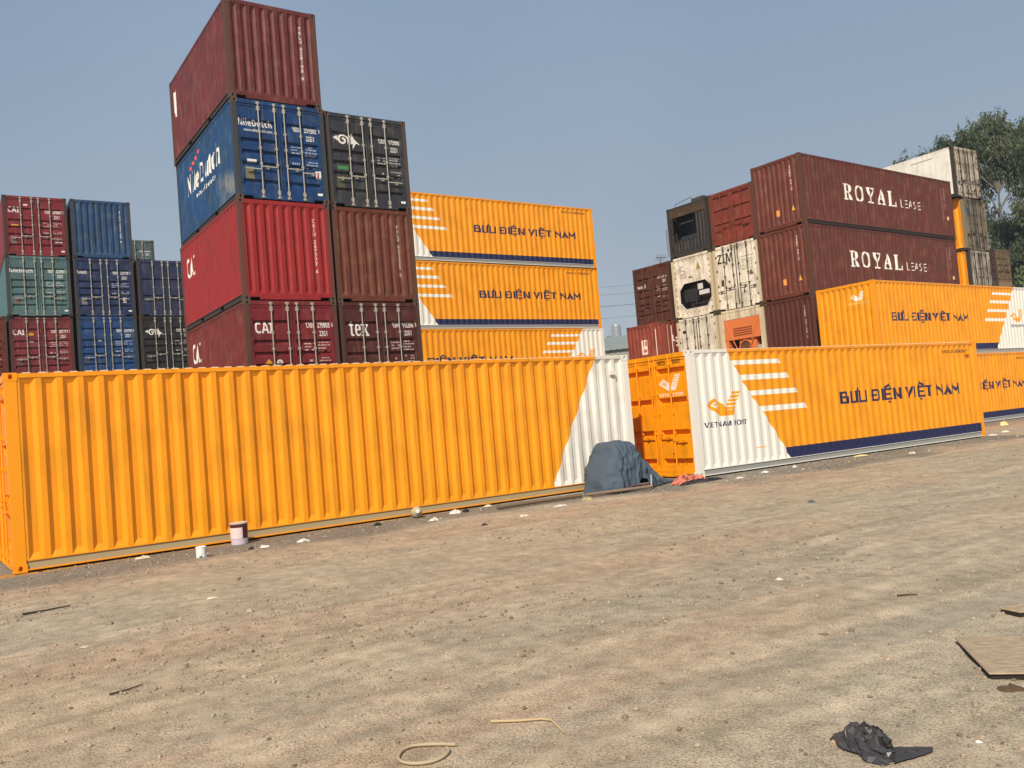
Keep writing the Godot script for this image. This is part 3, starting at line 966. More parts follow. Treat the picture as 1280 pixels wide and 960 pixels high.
func build_ground() -> void:
	n1.seed = 3; n1.frequency = 0.35; n1.fractal_octaves = 4
	n2.seed = 8; n2.frequency = 0.5; n2.fractal_octaves = 3
	n3.seed = 21; n3.frequency = 0.35; n3.fractal_octaves = 3
	var xs := lines([[-600, -60, 90], [-60, -6, 6], [-6, -0.6, 0.3], [-0.6, 8.0, 0.05], [8.0, 16, 0.1], [16, 36, 0.25], [36, 60, 2.0], [60, 600, 90]])
	var zs := lines([[-600, -60, 90], [-60, -20, 4], [-20, -15.0, 0.5], [-15.0, -9.0, 0.075], [-9.0, -1.6, 0.05], [-1.6, 4, 0.4], [4, 60, 8], [60, 600, 90]])
	var nx := xs.size(); var nz := zs.size()
	var v := PackedVector3Array(); var n := PackedVector3Array(); var c := PackedColorArray(); var uv := PackedVector2Array()
	v.resize(nx * nz); n.resize(nx * nz); c.resize(nx * nz); uv.resize(nx * nz)
	var tan_c := Color(0.520, 0.402, 0.288); var grey := Color(0.440, 0.378, 0.294); var pink := Color(0.525, 0.366, 0.260); var gravel := Color(0.230, 0.215, 0.192); var pale := Color(0.61, 0.49, 0.362)
	for j in nz:
		for i in nx:
			var x := xs[i]; var z := zs[j]
			var k := j * nx + i
			v[k] = Vector3(x, ground_y(x, z), z)
			uv[k] = Vector2(x, z)
			var a := n1.get_noise_2d(x * 0.16 + z * 0.1, z * 0.5 - 7.0)
			var b := n2.get_noise_2d(x * 0.10 + 11.0, z * 0.55)
			var d := n1.get_noise_2d(x * 0.8 - 30.0, z * 0.8)
			var wob := n1.get_noise_2d(x * 0.15, z * 0.3 + 50.0)
			var s := n2.get_noise_2d(x * 0.20 + 60.0, (z + x * 0.02 + wob * 1.2) * 5.5) * clampf(0.55 + a * 2.2, 0.15, 1.0)
			var col := tan_c.lerp(grey, clampf(0.45 + a * 1.3 + d * 0.35, 0.0, 1.0))
			col = col.lerp(pink, clampf(0.25 + b * 1.6 - a * 0.4, 0.0, 1.0) * 0.85)
			col = col.lerp(pale, clampf(s * 1.9 - 0.12, 0.0, 0.55))
			col = col.lerp(grey * 0.9, clampf(-s * 1.7 - 0.12, 0.0, 0.5))
			var tk := track(x, z).y
			col = col.lerp(Color(0.385, 0.300, 0.210), clampf(tk * 0.4, 0.0, 0.5)).lerp(pale, clampf(-tk * 0.6, 0.0, 0.35))
			col = col * (1.0 + n3.get_noise_2d(x * 3.0, z * 3.0) * 0.20 + n3.get_noise_2d(x * 9.0, z * 9.0 + 40.0) * 0.14)
			var dist := z - front_line(x)
			var strip := 1.0 - smoothstep(0.95, 2.3, dist + d * 1.4 + s * 0.6)
			if dist < 0.0: strip = 1.0
			col = col.lerp(gravel * (1.0 + d * 0.25), strip * 0.85)
			# overspray of the orange paint along the foot of the front container
			if x < 13.0 and x > 0.2:
				var foot := absf(z + 14.385 + (x - 1.0) * 0.0157)
				if z > -14.6 and foot < 0.22:
					var ov := clampf(0.85 - foot * 4.2 + d * 1.2 + s * 0.4, 0.0, 0.85)
					if x < 1.9 : ov = maxf(ov, clampf(0.9 - absf(x - 0.9) - foot * 1.8, 0.0, 0.85))
					col = col.lerp(Color(0.62, 0.30, 0.04) if x < 9.6 else Color(0.6, 0.57, 0.5), ov)
			c[k] = Color(col.r, col.g, col.b, 1.0)
	var idx := PackedInt32Array()
	for j in nz - 1:
		for i in nx - 1:
			var k := j * nx + i
			idx.append_array(PackedInt32Array([k, k + 1, k + nx, k + 1, k + nx + 1, k + nx]))
	for j in nz:
		for i in nx:
			var k := j * nx + i
			var l := v[k - 1 if i > 0 else k]; var r := v[k + 1 if i < nx - 1 else k]
			var f := v[k - nx if j > 0 else k]; var w := v[k + nx if j < nz - 1 else k]
			n[k] = (w - f).cross(r - l).normalized()
	var arr := []; arr.resize(Mesh.ARRAY_MAX)
	arr[Mesh.ARRAY_VERTEX] = v; arr[Mesh.ARRAY_NORMAL] = n; arr[Mesh.ARRAY_COLOR] = c; arr[Mesh.ARRAY_TEX_UV] = uv; arr[Mesh.ARRAY_INDEX] = idx
	var m := ArrayMesh.new()
	m.add_surface_from_arrays(Mesh.PRIMITIVE_TRIANGLES, arr)
	var mat := StandardMaterial3D.new()
	mat.vertex_color_use_as_albedo = true
	mat.roughness = 0.95; mat.metallic_specular = 0.2
	mat.albedo_texture = ImageTexture.create_from_image(grit_image(1024))
	mat.uv1_triplanar = true; mat.uv1_world_triplanar = true
	mat.uv1_scale = Vector3.ONE / 2.3
	mat.heightmap_enabled = true
	mat.heightmap_texture = ImageTexture.create_from_image(relief_image(1024))
	mat.heightmap_scale = 0.75
	var o := MeshInstance3D.new(); o.name = "ground"; o.mesh = m; o.material_override = mat
	o.set_meta("kind", "structure"); o.set_meta("label", "bare dusty dirt yard with tyre streaks and scattered grit")
	add_child(o)
	scatter_stones()

func noise_bytes(size: int, f: float, s: int, oct: int, kind := FastNoiseLite.TYPE_SIMPLEX_SMOOTH) -> PackedByteArray:
	var nn := FastNoiseLite.new()
	nn.seed = s; nn.frequency = f; nn.fractal_octaves = oct; nn.noise_type = kind
	return nn.get_seamless_image(size, size, false, false, 0.12).get_data()

func grit_image(size: int) -> Image:
	var a := noise_bytes(size, 0.012, 31, 5)
	var b := noise_bytes(size, 0.09, 32, 3)
	var d := noise_bytes(size, 0.22, 33, 1)
	var out := PackedByteArray(); out.resize(size * size * 3)
	for i in size * size:
		var g := 0.935 + (a[i] - 128) * 0.0008 + (b[i] - 128) * 0.0008
		var k := d[i]
		if k > 178 and b[i] > 120: g += (k - 178) * 0.0025
		elif k < 84 and b[i] < 150: g -= (84 - k) * 0.0085
		var j := i * 3
		var y := clampf(g, 0.3, 1.0) * 255.0
		out[j] = int(y); out[j + 1] = int(y * 0.995); out[j + 2] = int(y * 0.97)
	return Image.create_from_data(size, size, false, Image.FORMAT_RGB8, out)

func relief_image(size: int) -> Image:
	var a := noise_bytes(size, 0.03, 41, 5)
	var b := noise_bytes(size, 0.10, 42, 3)
	var out := PackedByteArray(); out.resize(size * size)
	for i in size * size:
		var p := b[i]
		out[i] = clampi(int(a[i] * 0.45 + 40 + (maxi(0, p - 145)) * 1.5), 0, 255)
	return Image.create_from_data(size, size, false, Image.FORMAT_L8, out)

func rock_mesh(s: int) -> ArrayMesh:
	var r := RandomNumberGenerator.new(); r.seed = s
	var b := MB.new()
	var ico := SphereMesh.new(); ico.radial_segments = 6; ico.rings = 3; ico.radius = 0.5; ico.height = 1.0
	var arr := ico.get_mesh_arrays()
	var vs: PackedVector3Array = arr[Mesh.ARRAY_VERTEX]; var ix: PackedInt32Array = arr[Mesh.ARRAY_INDEX]
	var moved := {}
	for p in vs:
		var key := "%.2f %.2f %.2f" % [p.x, p.y, p.z]
		if not moved.has(key): moved[key] = p * Vector3(r.randf_range(0.7, 1.25), r.randf_range(0.55, 0.9), r.randf_range(0.7, 1.2))
	for i in range(0, ix.size(), 3):
		var q := []
		for k in 3:
			var p := vs[ix[i + k]]
			q.append(moved["%.2f %.2f %.2f" % [p.x, p.y, p.z]])
		b.tri(q[0], q[2], q[1])
	return b.mesh()

func scatter_stones() -> void:
	var cols := [Color(0.41, 0.32, 0.235), Color(0.35, 0.29, 0.22), Color(0.39, 0.31, 0.23), Color(0.20, 0.155, 0.115), Color(0.36, 0.27, 0.195), Color(0.27, 0.215, 0.16), Color(0.36, 0.28, 0.20)]
	var r := RandomNumberGenerator.new(); r.seed = 77
	for kind in 3:
		var mm := MultiMesh.new()
		mm.transform_format = MultiMesh.TRANSFORM_3D
		mm.use_colors = true
		mm.mesh = rock_mesh(500 + kind)
		var count := 6000
		mm.instance_count = count
		var i := 0
		while i < count:
			# denser near the camera; some gather in patches and in the gravel strip
			var d := 2.9 + 22.0 * pow(r.randf(), 1.5)
			var a := deg_to_rad(34.5 + r.randf_range(-38.0, 38.0))
			var x := d * sin(a); var z := -d * cos(a)
			var fl := front_line(x)
			if z < fl + 0.05: continue
			var patch := n1.get_noise_2d(x * 0.6 + 5.0, z * 0.9)
			if r.randf() > 0.12 + clampf(patch * 2.6, 0.0, 0.8) + (0.3 if z - fl < 1.3 else 0.0): continue
			var size := 0.005 + 0.030 * pow(r.randf(), 4.5) + 0.0005 * d
			if r.randf() < 0.012: size *= 2.0
			var t := Transform3D(Basis.from_euler(Vector3(r.randf_range(-0.3, 0.3), r.randf() * TAU, r.randf_range(-0.3, 0.3))).scaled(Vector3.ONE * size), Vector3(x, ground_y(x, z) + size * 0.14, z))
			mm.set_instance_transform(i, t)
			mm.set_instance_color(i, cols[r.randi() % cols.size()] * r.randf_range(0.85, 1.15))
			i += 1
		var o := MultiMeshInstance3D.new()
		o.name = numbered("gravel"); o.multimesh = mm
		var m := StandardMaterial3D.new(); m.vertex_color_use_as_albedo = true; m.roughness = 0.95; m.metallic_specular = 0.2
		o.material_override = m
		o.set_meta("kind", "stuff"); o.set_meta("label", "loose pebbles and clods scattered over the dirt"); o.set_meta("category", "gravel")
		add_child(o)

# ------------------------------------------------------------------ orange and white row
func build_post_row() -> void:
	var org := paint(ORANGE, 0.42); var wht := paint(WHITE, 0.45)
	var web := paint(rgb(172, 156, 120), 0.6); var web_grey := paint(rgb(150, 150, 146), 0.55)
	var roof := paint(rgb(215, 208, 190), 0.6)
	var liv_l := post_livery(false, true, 5)
	var liv_far := post_livery(false, true, 17)
	var liv_r := post_livery(true, false, 9)
	var back := plain_orange(3)
	var endp := post_end(false, 2)
	var enddoor := post_end(true, 4)
	var g := "orange and white containers"
	var base := {"L": L40, "H": YH, "frame": org, "rail": org, "web": web, "roof": roof, "mat_end": endp, "group": g}
	var orange_doors := {"grooves": [0.915, 0.66, 0.375, 0.11], "gh": 0.16, "gd": 0.10, "gs": 0.012, "rod": org, "rods": [0.5, 0.93], "hinge": org}
	var A := base.duplicate()
	A.merge(orange_doors)
	A.rib = 0.047
	A.merge({"mat": back, "label": "long unlettered orange container with a white right end, nearest to the road", "post_e": wht, "w": "doors", "mat_w": org}, true)
	var oa := container(A, Vector3(1.035, 0.0, -14.391), 0.9, false)
	# the little vent near the white end
	part(oa, "vent_cover", box_mesh(Vector3(0, 0, -0.02), Vector3(0.13, 0.10, 0.045)), wht, face_at(L40, "f") * Transform3D(Basis.IDENTITY, Vector3(11.62, 2.45, 0)))
	var B := base.duplicate()
	B.merge(orange_doors)
	B.merge({"mat": liv_l, "label": "orange container with white logo end, lettered, on the ground right of the tarpaulin", "post_w": wht, "web": web_grey, "rail": wht, "w": "doors", "mat_w": enddoor}, true)
	var ob := container(B, Vector3(14.374, 0.0, -13.818), -0.66, false)
	part(ob, "vent_cover", box_mesh(Vector3(0, 0, -0.02), Vector3(0.13, 0.10, 0.045)), org, face_at(L40, "f") * Transform3D(Basis.IDENTITY, Vector3(11.55, 2.5, 0)))
	var C := base.duplicate()
	C.merge({"mat": liv_l, "label": "lower orange container at the right edge, partly behind the front lettered one", "web": web_grey, "rail": wht, "post_w": wht}, true)
	container(C, Vector3(29.24, 0.0, -18.5), 1.1, false)
	var D := base.duplicate()
	D.merge({"mat": liv_r, "label": "orange container with white stripes at its right end, stacked second up at the right edge", "web": web_grey, "rail": paint(rgb(190, 186, 176), 0.5), "post_e": wht}, true)
	container(D, Vector3(29.236, YH, -18.559), 1.25, false)
	# the stack behind
	var names := ["orange container at the bottom of the lettered stack, hidden from the road", "low orange container with striped white right end, just above the long unlettered one",
		"orange container third up, lettered, white wedge at left, just under the stack's topmost", "topmost orange container of the lettered stack, right of the dark grey doors"]
	for k in 4:
		var Y := base.duplicate()
		Y.merge({"mat": liv_far if k > 1 else liv_r, "label": names[k], "rail": wht, "web": web_grey}, true)
		if k > 1: Y.post_w = wht
		else: Y.post_e = wht
		container(Y, Vector3(14.933 + [0.0, 0.06, 0.0, -0.03][k], k * YH, -31.36 + [0.0, 0.03, 0.0, 0.02][k]), 0.67 + [0.0, 0.1, 0.0, -0.15][k], false)

# ------------------------------------------------------------------ the tall stack of short containers, ends to the road
func build_tall_stack() -> void:
	var g := "short containers stacked five high"
	var d5 := {"L": L20, "H": STD, "group": g, "cast": casting_mat, "rail": frame_dark}
	var red := func(c: Color, wear: float, s: int, draw = null) -> StandardMaterial3D: return side_art(c, wear, s, L20, STD, draw)
	var ink := rgb(228, 224, 216)
	# hidden foot of both columns
	for k in 2:
		var z := d5.duplicate()
		z.merge({"mat": paint(rgb(93, 43, 33), 0.55), "frame": paint(rgb(76, 42, 30), 0.6), "label": ["red container at the foot of the tallest column, hidden behind the long orange one", "maroon container at the foot of the second column, hidden behind the long orange one"][k]}, true)
		container(z, Vector3([6.817, 9.334][k], 0, [-21.367, -21.429][k]), -0.67, true)
	var cai := func(p: Paint) -> void:     # the left side runs from the far end (left) to the near end (right)
		p.text("CAI", "Droid Sans Bold", 0.66, 1.52, 1.60, 2.11, ink)
		p.column("CAIU 27", L20 - 0.55, 2.2, 0.07, 0.12, Color(ink, 0.55))
	var nile := func(p: Paint) -> void:
		p.text("NileDutch", "Droid Sans Bold", 1.12, 1.31, 4.62, 1.92, ink, 0.12)
		for q in [[1.5, 1.98], [1.85, 2.06], [2.2, 2.12], [2.5, 2.22]]:
			p.rect(q[0], q[1], q[0] + 0.24, q[1] + 0.10, rgb(216, 92, 70))
		p.text("www.niledutch", "Droid Sans Bold", 2.03, 1.03, 4.17, 1.17, ink)
		p.column("NIDU", L20 - 0.55, 2.2, 0.07, 0.13, ink)
		for k in 26:     # a faded patch low at the near end
			p.disc(L20 - 0.9 + rng.randf_range(-0.75, 0.55), 0.5 + rng.randf_range(-0.3, 0.35), rng.randf_range(0.15, 0.32), Color(0.60, 0.57, 0.52, 0.16))
	var top_mark := func(p: Paint) -> void:
		p.rect(0.42, 1.5, 0.72, 2.15, ink); p.rect(0.5, 1.38, 0.62, 1.5, ink)
		p.column("TR", L20 - 1.1, 1.9, 0.07, 0.13, ink)
	var lab := ["dark red container with white logo doors, lowest in view of the tallest column", "bright red container with ribbed end, between the blue doors and the dark red doors",
		"blue container with white lettering on side and doors, directly under the topmost red one", "topmost red-brown container of the tallest column, ribbed end to the road, against the sky"]
	for k in 4:
		var s := d5.duplicate()
		s.label = lab[k]
		match k:
			0:
				s.merge({"mat": red.call(rgb(117, 42, 35), 1.0, 21, cai), "frame": paint(rgb(88, 50, 38), 0.6), "w": "doors",
					"mat_w": end_art(rgb(118, 32, 38), 0.7, 22, {"brand": ["CAI", "Droid Sans Bold", 0.24, 0.70, STD - 0.84, STD - 0.55], "code": "CAIU", "number": "279803", "check": "6", "type": "22G1", "tri": true})})
			1: s.merge({"mat": red.call(rgb(150, 40, 40), 0.5, 23, cai), "frame": paint(rgb(103, 53, 41), 0.6), "mat_w": end_art(rgb(150, 38, 39), 0.5, 24, {"id": "CAIU 247777 4"})})
			2: s.merge({"mat": red.call(rgb(30, 70, 116), 0.6, 25, nile), "frame": paint(rgb(54, 58, 63), 0.6), "w": "doors",
					"mat_w": end_art(rgb(24, 60, 110), 0.7, 26, {"brand": ["NileDutch", "Droid Sans Bold", 0.15, 1.02, STD - 0.70, STD - 0.50], "web": "www.niledutch.com", "code": "NIDU", "number": "231502", "check": "1", "plate": rgb(114, 112, 84), "oval": true, "tag": true, "foot": true})})
			3: s.merge({"mat": red.call(rgb(107, 44, 43), 0.9, 27, top_mark), "frame": paint(rgb(88, 55, 38), 0.65), "mat_w": end_art(rgb(100, 42, 42), 1.0, 28, {"id": "TRLU 328198 6"})})
		container(s, Vector3(6.817 + [0.0, 0.0, 0.02, 0.0][k], (k + 1) * STD, -21.367), -0.67 + [0.0, 0.1, -0.1, 0.15][k], true)
	var lab2 := ["maroon container with a white serif word on its doors, right of the dark red doors", "rust-brown container with ribbed end, between the dark grey doors and the maroon doors", "dark grey container with a white swirl on its doors, on top of the second column"]
	for k in 3:
		var s := d5.duplicate()
		s.label = lab2[k]
		match k:
			0: s.merge({"mat": red.call(rgb(81, 40, 31), 0.8, 31), "frame": paint(rgb(74, 50, 36), 0.65), "w": "doors", "grooves": [0.86, 0.72, 0.56, 0.40, 0.20],
					"mat_w": end_art(rgb(80, 36, 31), 0.8, 32, {"brand": ["tex", "Droid Serif Bold", 0.30, 0.86, STD - 0.93, STD - 0.53], "code": "TGHU", "number": "112286", "check": "5"})})
			1: s.merge({"mat": red.call(rgb(100, 53, 35), 1.0, 33), "frame": paint(rgb(88, 57, 38), 0.65), "mat_w": end_art(rgb(102, 51, 35), 1.0, 34, {"id": "FXLU 832225 5", "id_x": 1.95})})
			2: s.merge({"mat": red.call(rgb(52, 54, 60), 0.9, 35), "frame": paint(rgb(70, 61, 54), 0.7), "w": "doors",
					"mat_w": end_art(rgb(50, 53, 61), 0.9, 36, {"swirl": true, "code": "CXDU", "number": "175080", "plate": rgb(84, 84, 65), "foot": true, "extra": [[0.30, 1.04, 0.62, 1.14, rgb(61, 132, 79)]]})})
		container(s, Vector3(9.334, (k + 1) * STD, -21.429), -0.69 + [0.0, 0.1, -0.1][k], true)

# ------------------------------------------------------------------ stacks at the left edge
func build_left_stacks() -> void:
	var g := "short containers stacked at the left edge"
	var base := {"L": L20, "H": STD, "group": g, "cast": paint(rgb(61, 51, 45), 0.75), "rail": frame_dark}
	var ink := rgb(220, 216, 210)
	# each: [column, level, base colour, frame colour, kind, art, label]
	var cai := ["CAI", "Droid Sans Bold", 0.20, 0.62, STD - 0.72, STD - 0.48]
	var rows := [
		[0, 2, rgb(103, 42, 33), rgb(78, 42, 31), "doors", {}, "red container showing a sliver at the left picture edge, above a blue sliver"],
		[0, 1, rgb(33, 55, 76), rgb(45, 52, 63), "doors", {}, "blue container showing a sliver at the left picture edge, below a red sliver"],
		[1, 4, rgb(124, 36, 44), rgb(71, 38, 30), "doors", {"brand": cai, "code": "CAIU", "number": "276607", "check": "2", "plate": rgb(116, 98, 93), "foot": true, "extra": [[0.30, 1.30, 0.56, 1.36, rgb(214, 150, 40)], [0.78, 2.18, 0.94, 2.25, ink], [1.92, 0.62, 2.2, 0.68, ink]]}, "crimson container with white logo doors, topmost of the leftmost full column"],
		[1, 3, rgb(76, 108, 112), rgb(58, 59, 58), "doors", {"brand": ["NileDutch", "Droid Sans Bold", 0.14, 1.0, STD - 0.72, STD - 0.54], "code": "NIDU", "number": "222002", "check": "2", "plate": rgb(112, 96, 88), "foot": true}, "grey-green container with white lettered doors, between two crimson ones at the left"],
		[1, 2, rgb(116, 42, 48), rgb(71, 40, 31), "doors", {"brand": ["CAI", "Droid Sans Bold", 0.16, 0.58, STD - 0.78, STD - 0.52], "code": "CAIU", "number": "287711", "check": "2", "plate": rgb(105, 75, 73), "extra": [[0.70, 1.78, 0.92, 1.9, rgb(200, 140, 44)], [0.74, 1.5, 0.9, 1.56, ink]]}, "dull crimson container with a yellow mark, above the long orange one's left end"],
		[2, 4, rgb(38, 70, 108), rgb(51, 58, 66), "panel", {"id": "NIDU 243190 8"}, "blue container with plain ribbed end and no doors, on top at the left"],
		[2, 3, rgb(34, 50, 90), rgb(54, 49, 47), "doors", {"brand": ["NileD", "Droid Sans Bold", 0.13, 0.52, STD - 0.71, STD - 0.54], "code": "NIDU", "number": "222178", "check": "5", "plate": rgb(128, 122, 124), "foot": true, "extra": [[1.94, 0.62, 2.08, 0.84, ink]]}, "navy container with partly worn white lettering, under the ribbed blue end"],
		[2, 2, rgb(30, 66, 118), rgb(49, 51, 54), "doors", {"code": "NIDU", "number": "225195", "check": "0", "plate": rgb(61, 73, 91), "extra": [[0.82, 1.5, 0.96, 1.56, ink]]}, "royal blue container with plain left door, above the long orange one"],
		[3, 3, rgb(40, 50, 80), rgb(51, 47, 47), "doors", {}, "dark navy container with three broad door panels, half hidden by the tallest column"],
		[3, 2, rgb(36, 37, 42), rgb(54, 49, 45), "doors", {"swirl": true, "code": "CXDU", "number": "128001", "plate": rgb(65, 65, 66)}, "charcoal container with a white swirl, half hidden behind the tallest column"],
	]
	var hid := {0: [0], 1: [0, 1], 2: [0, 1], 3: [0, 1]}
	var x0 := [0.79, 3.294, 5.849, 8.40]; var z0 := [-41.44, -41.427, -41.358, -41.30]
	var seed_k := 50
	for r in rows:
		var s := base.duplicate()
		seed_k += 1
		s.merge({"mat": paint(r[2], 0.55), "frame": paint(r[3], 0.65), "w": r[4], "mat_w": end_art(r[2], 0.8, seed_k, r[5]), "label": r[6]}, true)
		if r[0] == 3 and r[1] == 3: s.merge({"grooves": [0.66, 0.33], "gh": 0.09}, true)
		container(s, Vector3(x0[r[0]] + rng.randf_range(-0.02, 0.02), r[1] * STD, z0[r[0]] + rng.randf_range(-0.04, 0.04)), -1.37 + rng.randf_range(-0.15, 0.15), true)
	var cn := ["first", "second", "third", "fourth"]
	for c in hid:
		for l in hid[c]:
			var s := base.duplicate()
			var col: Color = [rgb(61, 44, 44), rgb(83, 44, 35), rgb(39, 50, 61), rgb(52, 52, 54)][c]
			s.merge({"mat": paint(col, 0.6), "frame": paint(col, 0.65), "label": "hidden container at level %s of the %s column from the left edge" % [["one", "two"][l], cn[c]]}, true)
			container(s, Vector3(x0[c], l * STD, z0[c]), -1.37, true)
	# one more column far behind, a corner of which shows over the others
	for l in 5:
		var s := base.duplicate()
		var teal := rgb(75, 96, 98)
		s.merge({"L": L40, "H": HC, "frame": paint(rgb(61, 65, 65), 0.65), "mat": paint(teal, 0.6), "group": "teal containers far behind the left stacks",
			"label": "teal container peeping over the dark navy one, topmost of the far column" if l == 4 else "teal container of the far column, %s from the ground, hidden" % ["first", "second", "third", "fourth"][l]}, true)
		if l == 4: s.merge({"w": "doors", "mat_w": end_art(teal, 0.7, 90, {"H": HC, "code": "NIDU", "number": "220145"})}, true)
		container(s, Vector3(9.84, l * HC, -55.0), -0.8, true)

# ------------------------------------------------------------------ the brown row at the right and what stands behind it
func build_royal_row() -> void:
	var RH := 2.905
	var yaw := 1.93
	var a := deg_to_rad(yaw)
	var u := Vector3(cos(a), 0, -sin(a)); var v := Vector3(-sin(a), 0, -cos(a))
	var R0 := Vector3(29.995, 0, -21.726)
	var brown := rgb(97, 47, 36)
	var ink := rgb(232, 226, 214)
	var royal := func(p: Paint) -> void:
		for k in 5:
			p.text("ROYAL".substr(k, 1), "Droid Serif Bold", 2.95 + k * 0.87, RH - 1.68, 2.95 + k * 0.87 + 0.70, RH - 0.98, ink)
		for k in 5:
			p.text("LEASE".substr(k, 1), "Droid Sans", 7.46 + k * 0.37, RH - 1.66, 7.46 + k * 0.37 + 0.24, RH - 1.30, ink)
		p.column("TCKU 24", 11.5, 2.5, 0.06, 0.16, ink)
		p.rect(11.62, 0.95, 11.74, 1.12, rgb(222, 170, 110))
		p.rect(11.2, 0.9, 11.23, 2.5, Color(0.7, 0.6, 0.56))
	var side_m := side_art(brown, 0.6, 61, L40, RH, royal)
	var end_m := end_art(rgb(105, 50, 38), 0.6, 62, {"H": RH, "id": "TCKU 2413", "id_x": 1.92, "extra": [[1.1, 0.55, 1.24, 0.8, rgb(222, 150, 70)]]})
	var end_low := end_art(rgb(83, 40, 31), 0.5, 63, {"H": RH, "id": "TCKU 24130 2", "id_x": 1.95})
	var g := "brown leased containers"
	for k in 4:
		var s := {"L": L40, "H": RH, "mat": side_m if k > 1 else side_art(rgb(78, 42, 31), 0.5, 64 + k, L40, RH), "mat_w": end_m if k > 1 else end_low, "frame": paint(rgb(88, 51, 36), 0.6), "rail": paint(rgb(45, 33, 29), 0.7), "cast": paint(rgb(96, 63, 52), 0.7), "group": g,
			"label": ["brown container at the foot of the brown row, hidden behind the front orange one", "plain dark brown container end, left of the upper right orange container", "lower of the two lettered brown containers, resting on a dark plain one", "upper of the two lettered brown containers, topmost against the sky"][k]}
		var o := container(s, R0 + Vector3(0, k * RH, 0) + u * [0.0, 0.02, 0.0, -0.02][k], yaw + [0.0, 0.0, 0.1, -0.1][k], false)
		if k > 1:
			var tri := MB.new()
			tri.tri(Vector3(1.86, 0.62, 0.0), Vector3(2.02, 0.62, 0.0), Vector3(1.94, 0.86, 0.0))
			part(o, "warning_sticker", tri.mesh(), paint(rgb(232, 170, 70), 0.5), face_at(L40, "w") * Transform3D(Basis.IDENTITY, Vector3(0, 0, -0.008)))
	var cream := rgb(236, 228, 210)
	var cream_m := paint(cream, 0.5)
	var rust := paint(rgb(73, 58, 45), 0.8)
	var zim := func(t: Dictionary) -> StandardMaterial3D: return end_art(cream, 0.5, 71 + t.get("s", 0), t)
	var gp := "refrigerated and dry containers in the rows behind the brown ones"
	var bw := {"L": L40, "H": HC, "frame": paint(rgb(196, 180, 150), 0.6), "mat": cream_m, "mat_end": cream_m, "group": gp, "cast": rust, "rail": rust, "smooth": true, "reefer_rod": rust}
	var d1 := v * 2.47; var d2 := v * 5.03; var d3 := v * 7.62
	var hid := "%s container at ground level of the %s row behind the brown ones, hidden"
	for k in 3:
		var s := bw.duplicate()
		s.merge({"label": hid % [["cream", "white", "rusty"][k], ["first", "second", "third"][k]]}, true)
		container(s, R0 + [d1, d2, d3][k], yaw, false)
	var s1 := bw.duplicate()
	s1.merge({"w": "orange_unit", "mat_w": end_art(rgb(222, 208, 180), 0.8, 72, {"H": HC}), "label": "cream refrigerated container with rusty orange cooling machinery, under the white lettered doors"}, true)
	container(s1, R0 + d1 + Vector3(0, HC, 0), yaw, false)
	var s2 := bw.duplicate()
	var marks := {"H": HC, "s": 3, "ink": rgb(35, 33, 35), "extra": [[0.62, 2.02, 0.76, 2.16, rgb(105, 95, 80)], [0.32, 1.1, 0.48, 1.38, rgb(80, 61, 45)], [0.72, 1.18, 0.82, 1.3, rgb(96, 86, 73)], [1.5, 2.2, 2.2, 2.23, rgb(150, 142, 128)], [1.5, 2.05, 2.1, 2.08, rgb(150, 142, 128)], [1.4, 1.05, 2.0, 1.08, rgb(140, 130, 112)], [1.5, 0.66, 1.62, 0.72, rgb(52, 45, 40)], [1.52, 0.6, 1.56, 0.9, rgb(52, 45, 40)]], "brand": ["ZIM", "Droid Sans Bold", 0.20, 0.98, HC - 0.62, HC - 0.30]}
	var zm := Paint.new(self, W, HC, 512, 608, cream)
	zm.weather(0.8, 75)
	zm.text("ZIM", "Droid Sans Bold", 0.20, HC - 0.78, 1.06, HC - 0.36, rgb(29, 28, 31))
	zm.disc(0.86, HC - 0.26, 0.07, rgb(52, 52, 58))
	for e in marks.extra: zm.rect(e[0], e[1], e[2], e[3], e[4])
	for k in 3:
		for i in 3: zm.rect(1.55 + i * 0.22, 1.62 + k * 0.16, 1.63 + i * 0.22, 1.7 + k * 0.16, rgb(176, 166, 146))
	zm.poly([[1.86, 1.36], [2.1, 1.36], [1.98, 1.62]], rgb(96, 86, 65))
	s2.merge({"w": "reefer", "mat_w": zm.mat(0.5), "label": "cream container with three dark capital letters on its doors, beside the brown row"}, true)
	container(s2, R0 + d1 + Vector3(0, 2 * HC, 0), yaw, false)
	var s3 := {"L": L20, "H": 2.42, "w": "doors", "mat": paint(rgb(120, 50, 36), 0.6), "mat_w": end_art(rgb(127, 53, 39), 0.9, 76, {"extra": [[0.5, 0.55, 0.7, 0.62, rgb(76, 38, 27)], [1.7, 0.62, 2.0, 0.74, rgb(81, 42, 30)]]}), "frame": paint(rgb(93, 51, 38), 0.65), "group": gp, "cast": casting_mat, "rail": frame_dark,
		"grooves": [0.62, 0.33, 0.06], "gh": 0.085, "gd": 0.05, "rod": paint(rgb(109, 50, 36), 0.6), "label": "small red container with plain panelled doors, on top beside the upper lettered brown one"}
	var o3 := container(s3, R0 + d1 + u * 0.03 + Vector3(0, 3 * HC, 0), yaw, false)
	part(o3, "roof_tarp", box_mesh(Vector3(-2.6, 2.43, -0.2), Vector3(-1.9, 2.53, 0.7)), paint(rgb(54, 51, 47), 0.9))
	var t1 := bw.duplicate()
	t1.merge({"w": "reefer", "mat_w": end_art(rgb(226, 220, 204), 0.8, 77, {"H": HC, "extra": [[0.34, 2.2, 0.52, 2.34, rgb(35, 31, 29)], [1.5, 2.0, 2.0, 2.03, rgb(160, 154, 140)]]}), "label": "white container with pale plain doors, under the one with the black cooling recess"}, true)
	container(t1, R0 + d2 + Vector3(0, HC, 0), yaw, false)
	var t2 := bw.duplicate()
	var um := Paint.new(self, W, HC, 512, 608, cream)
	um.weather(0.8, 78)
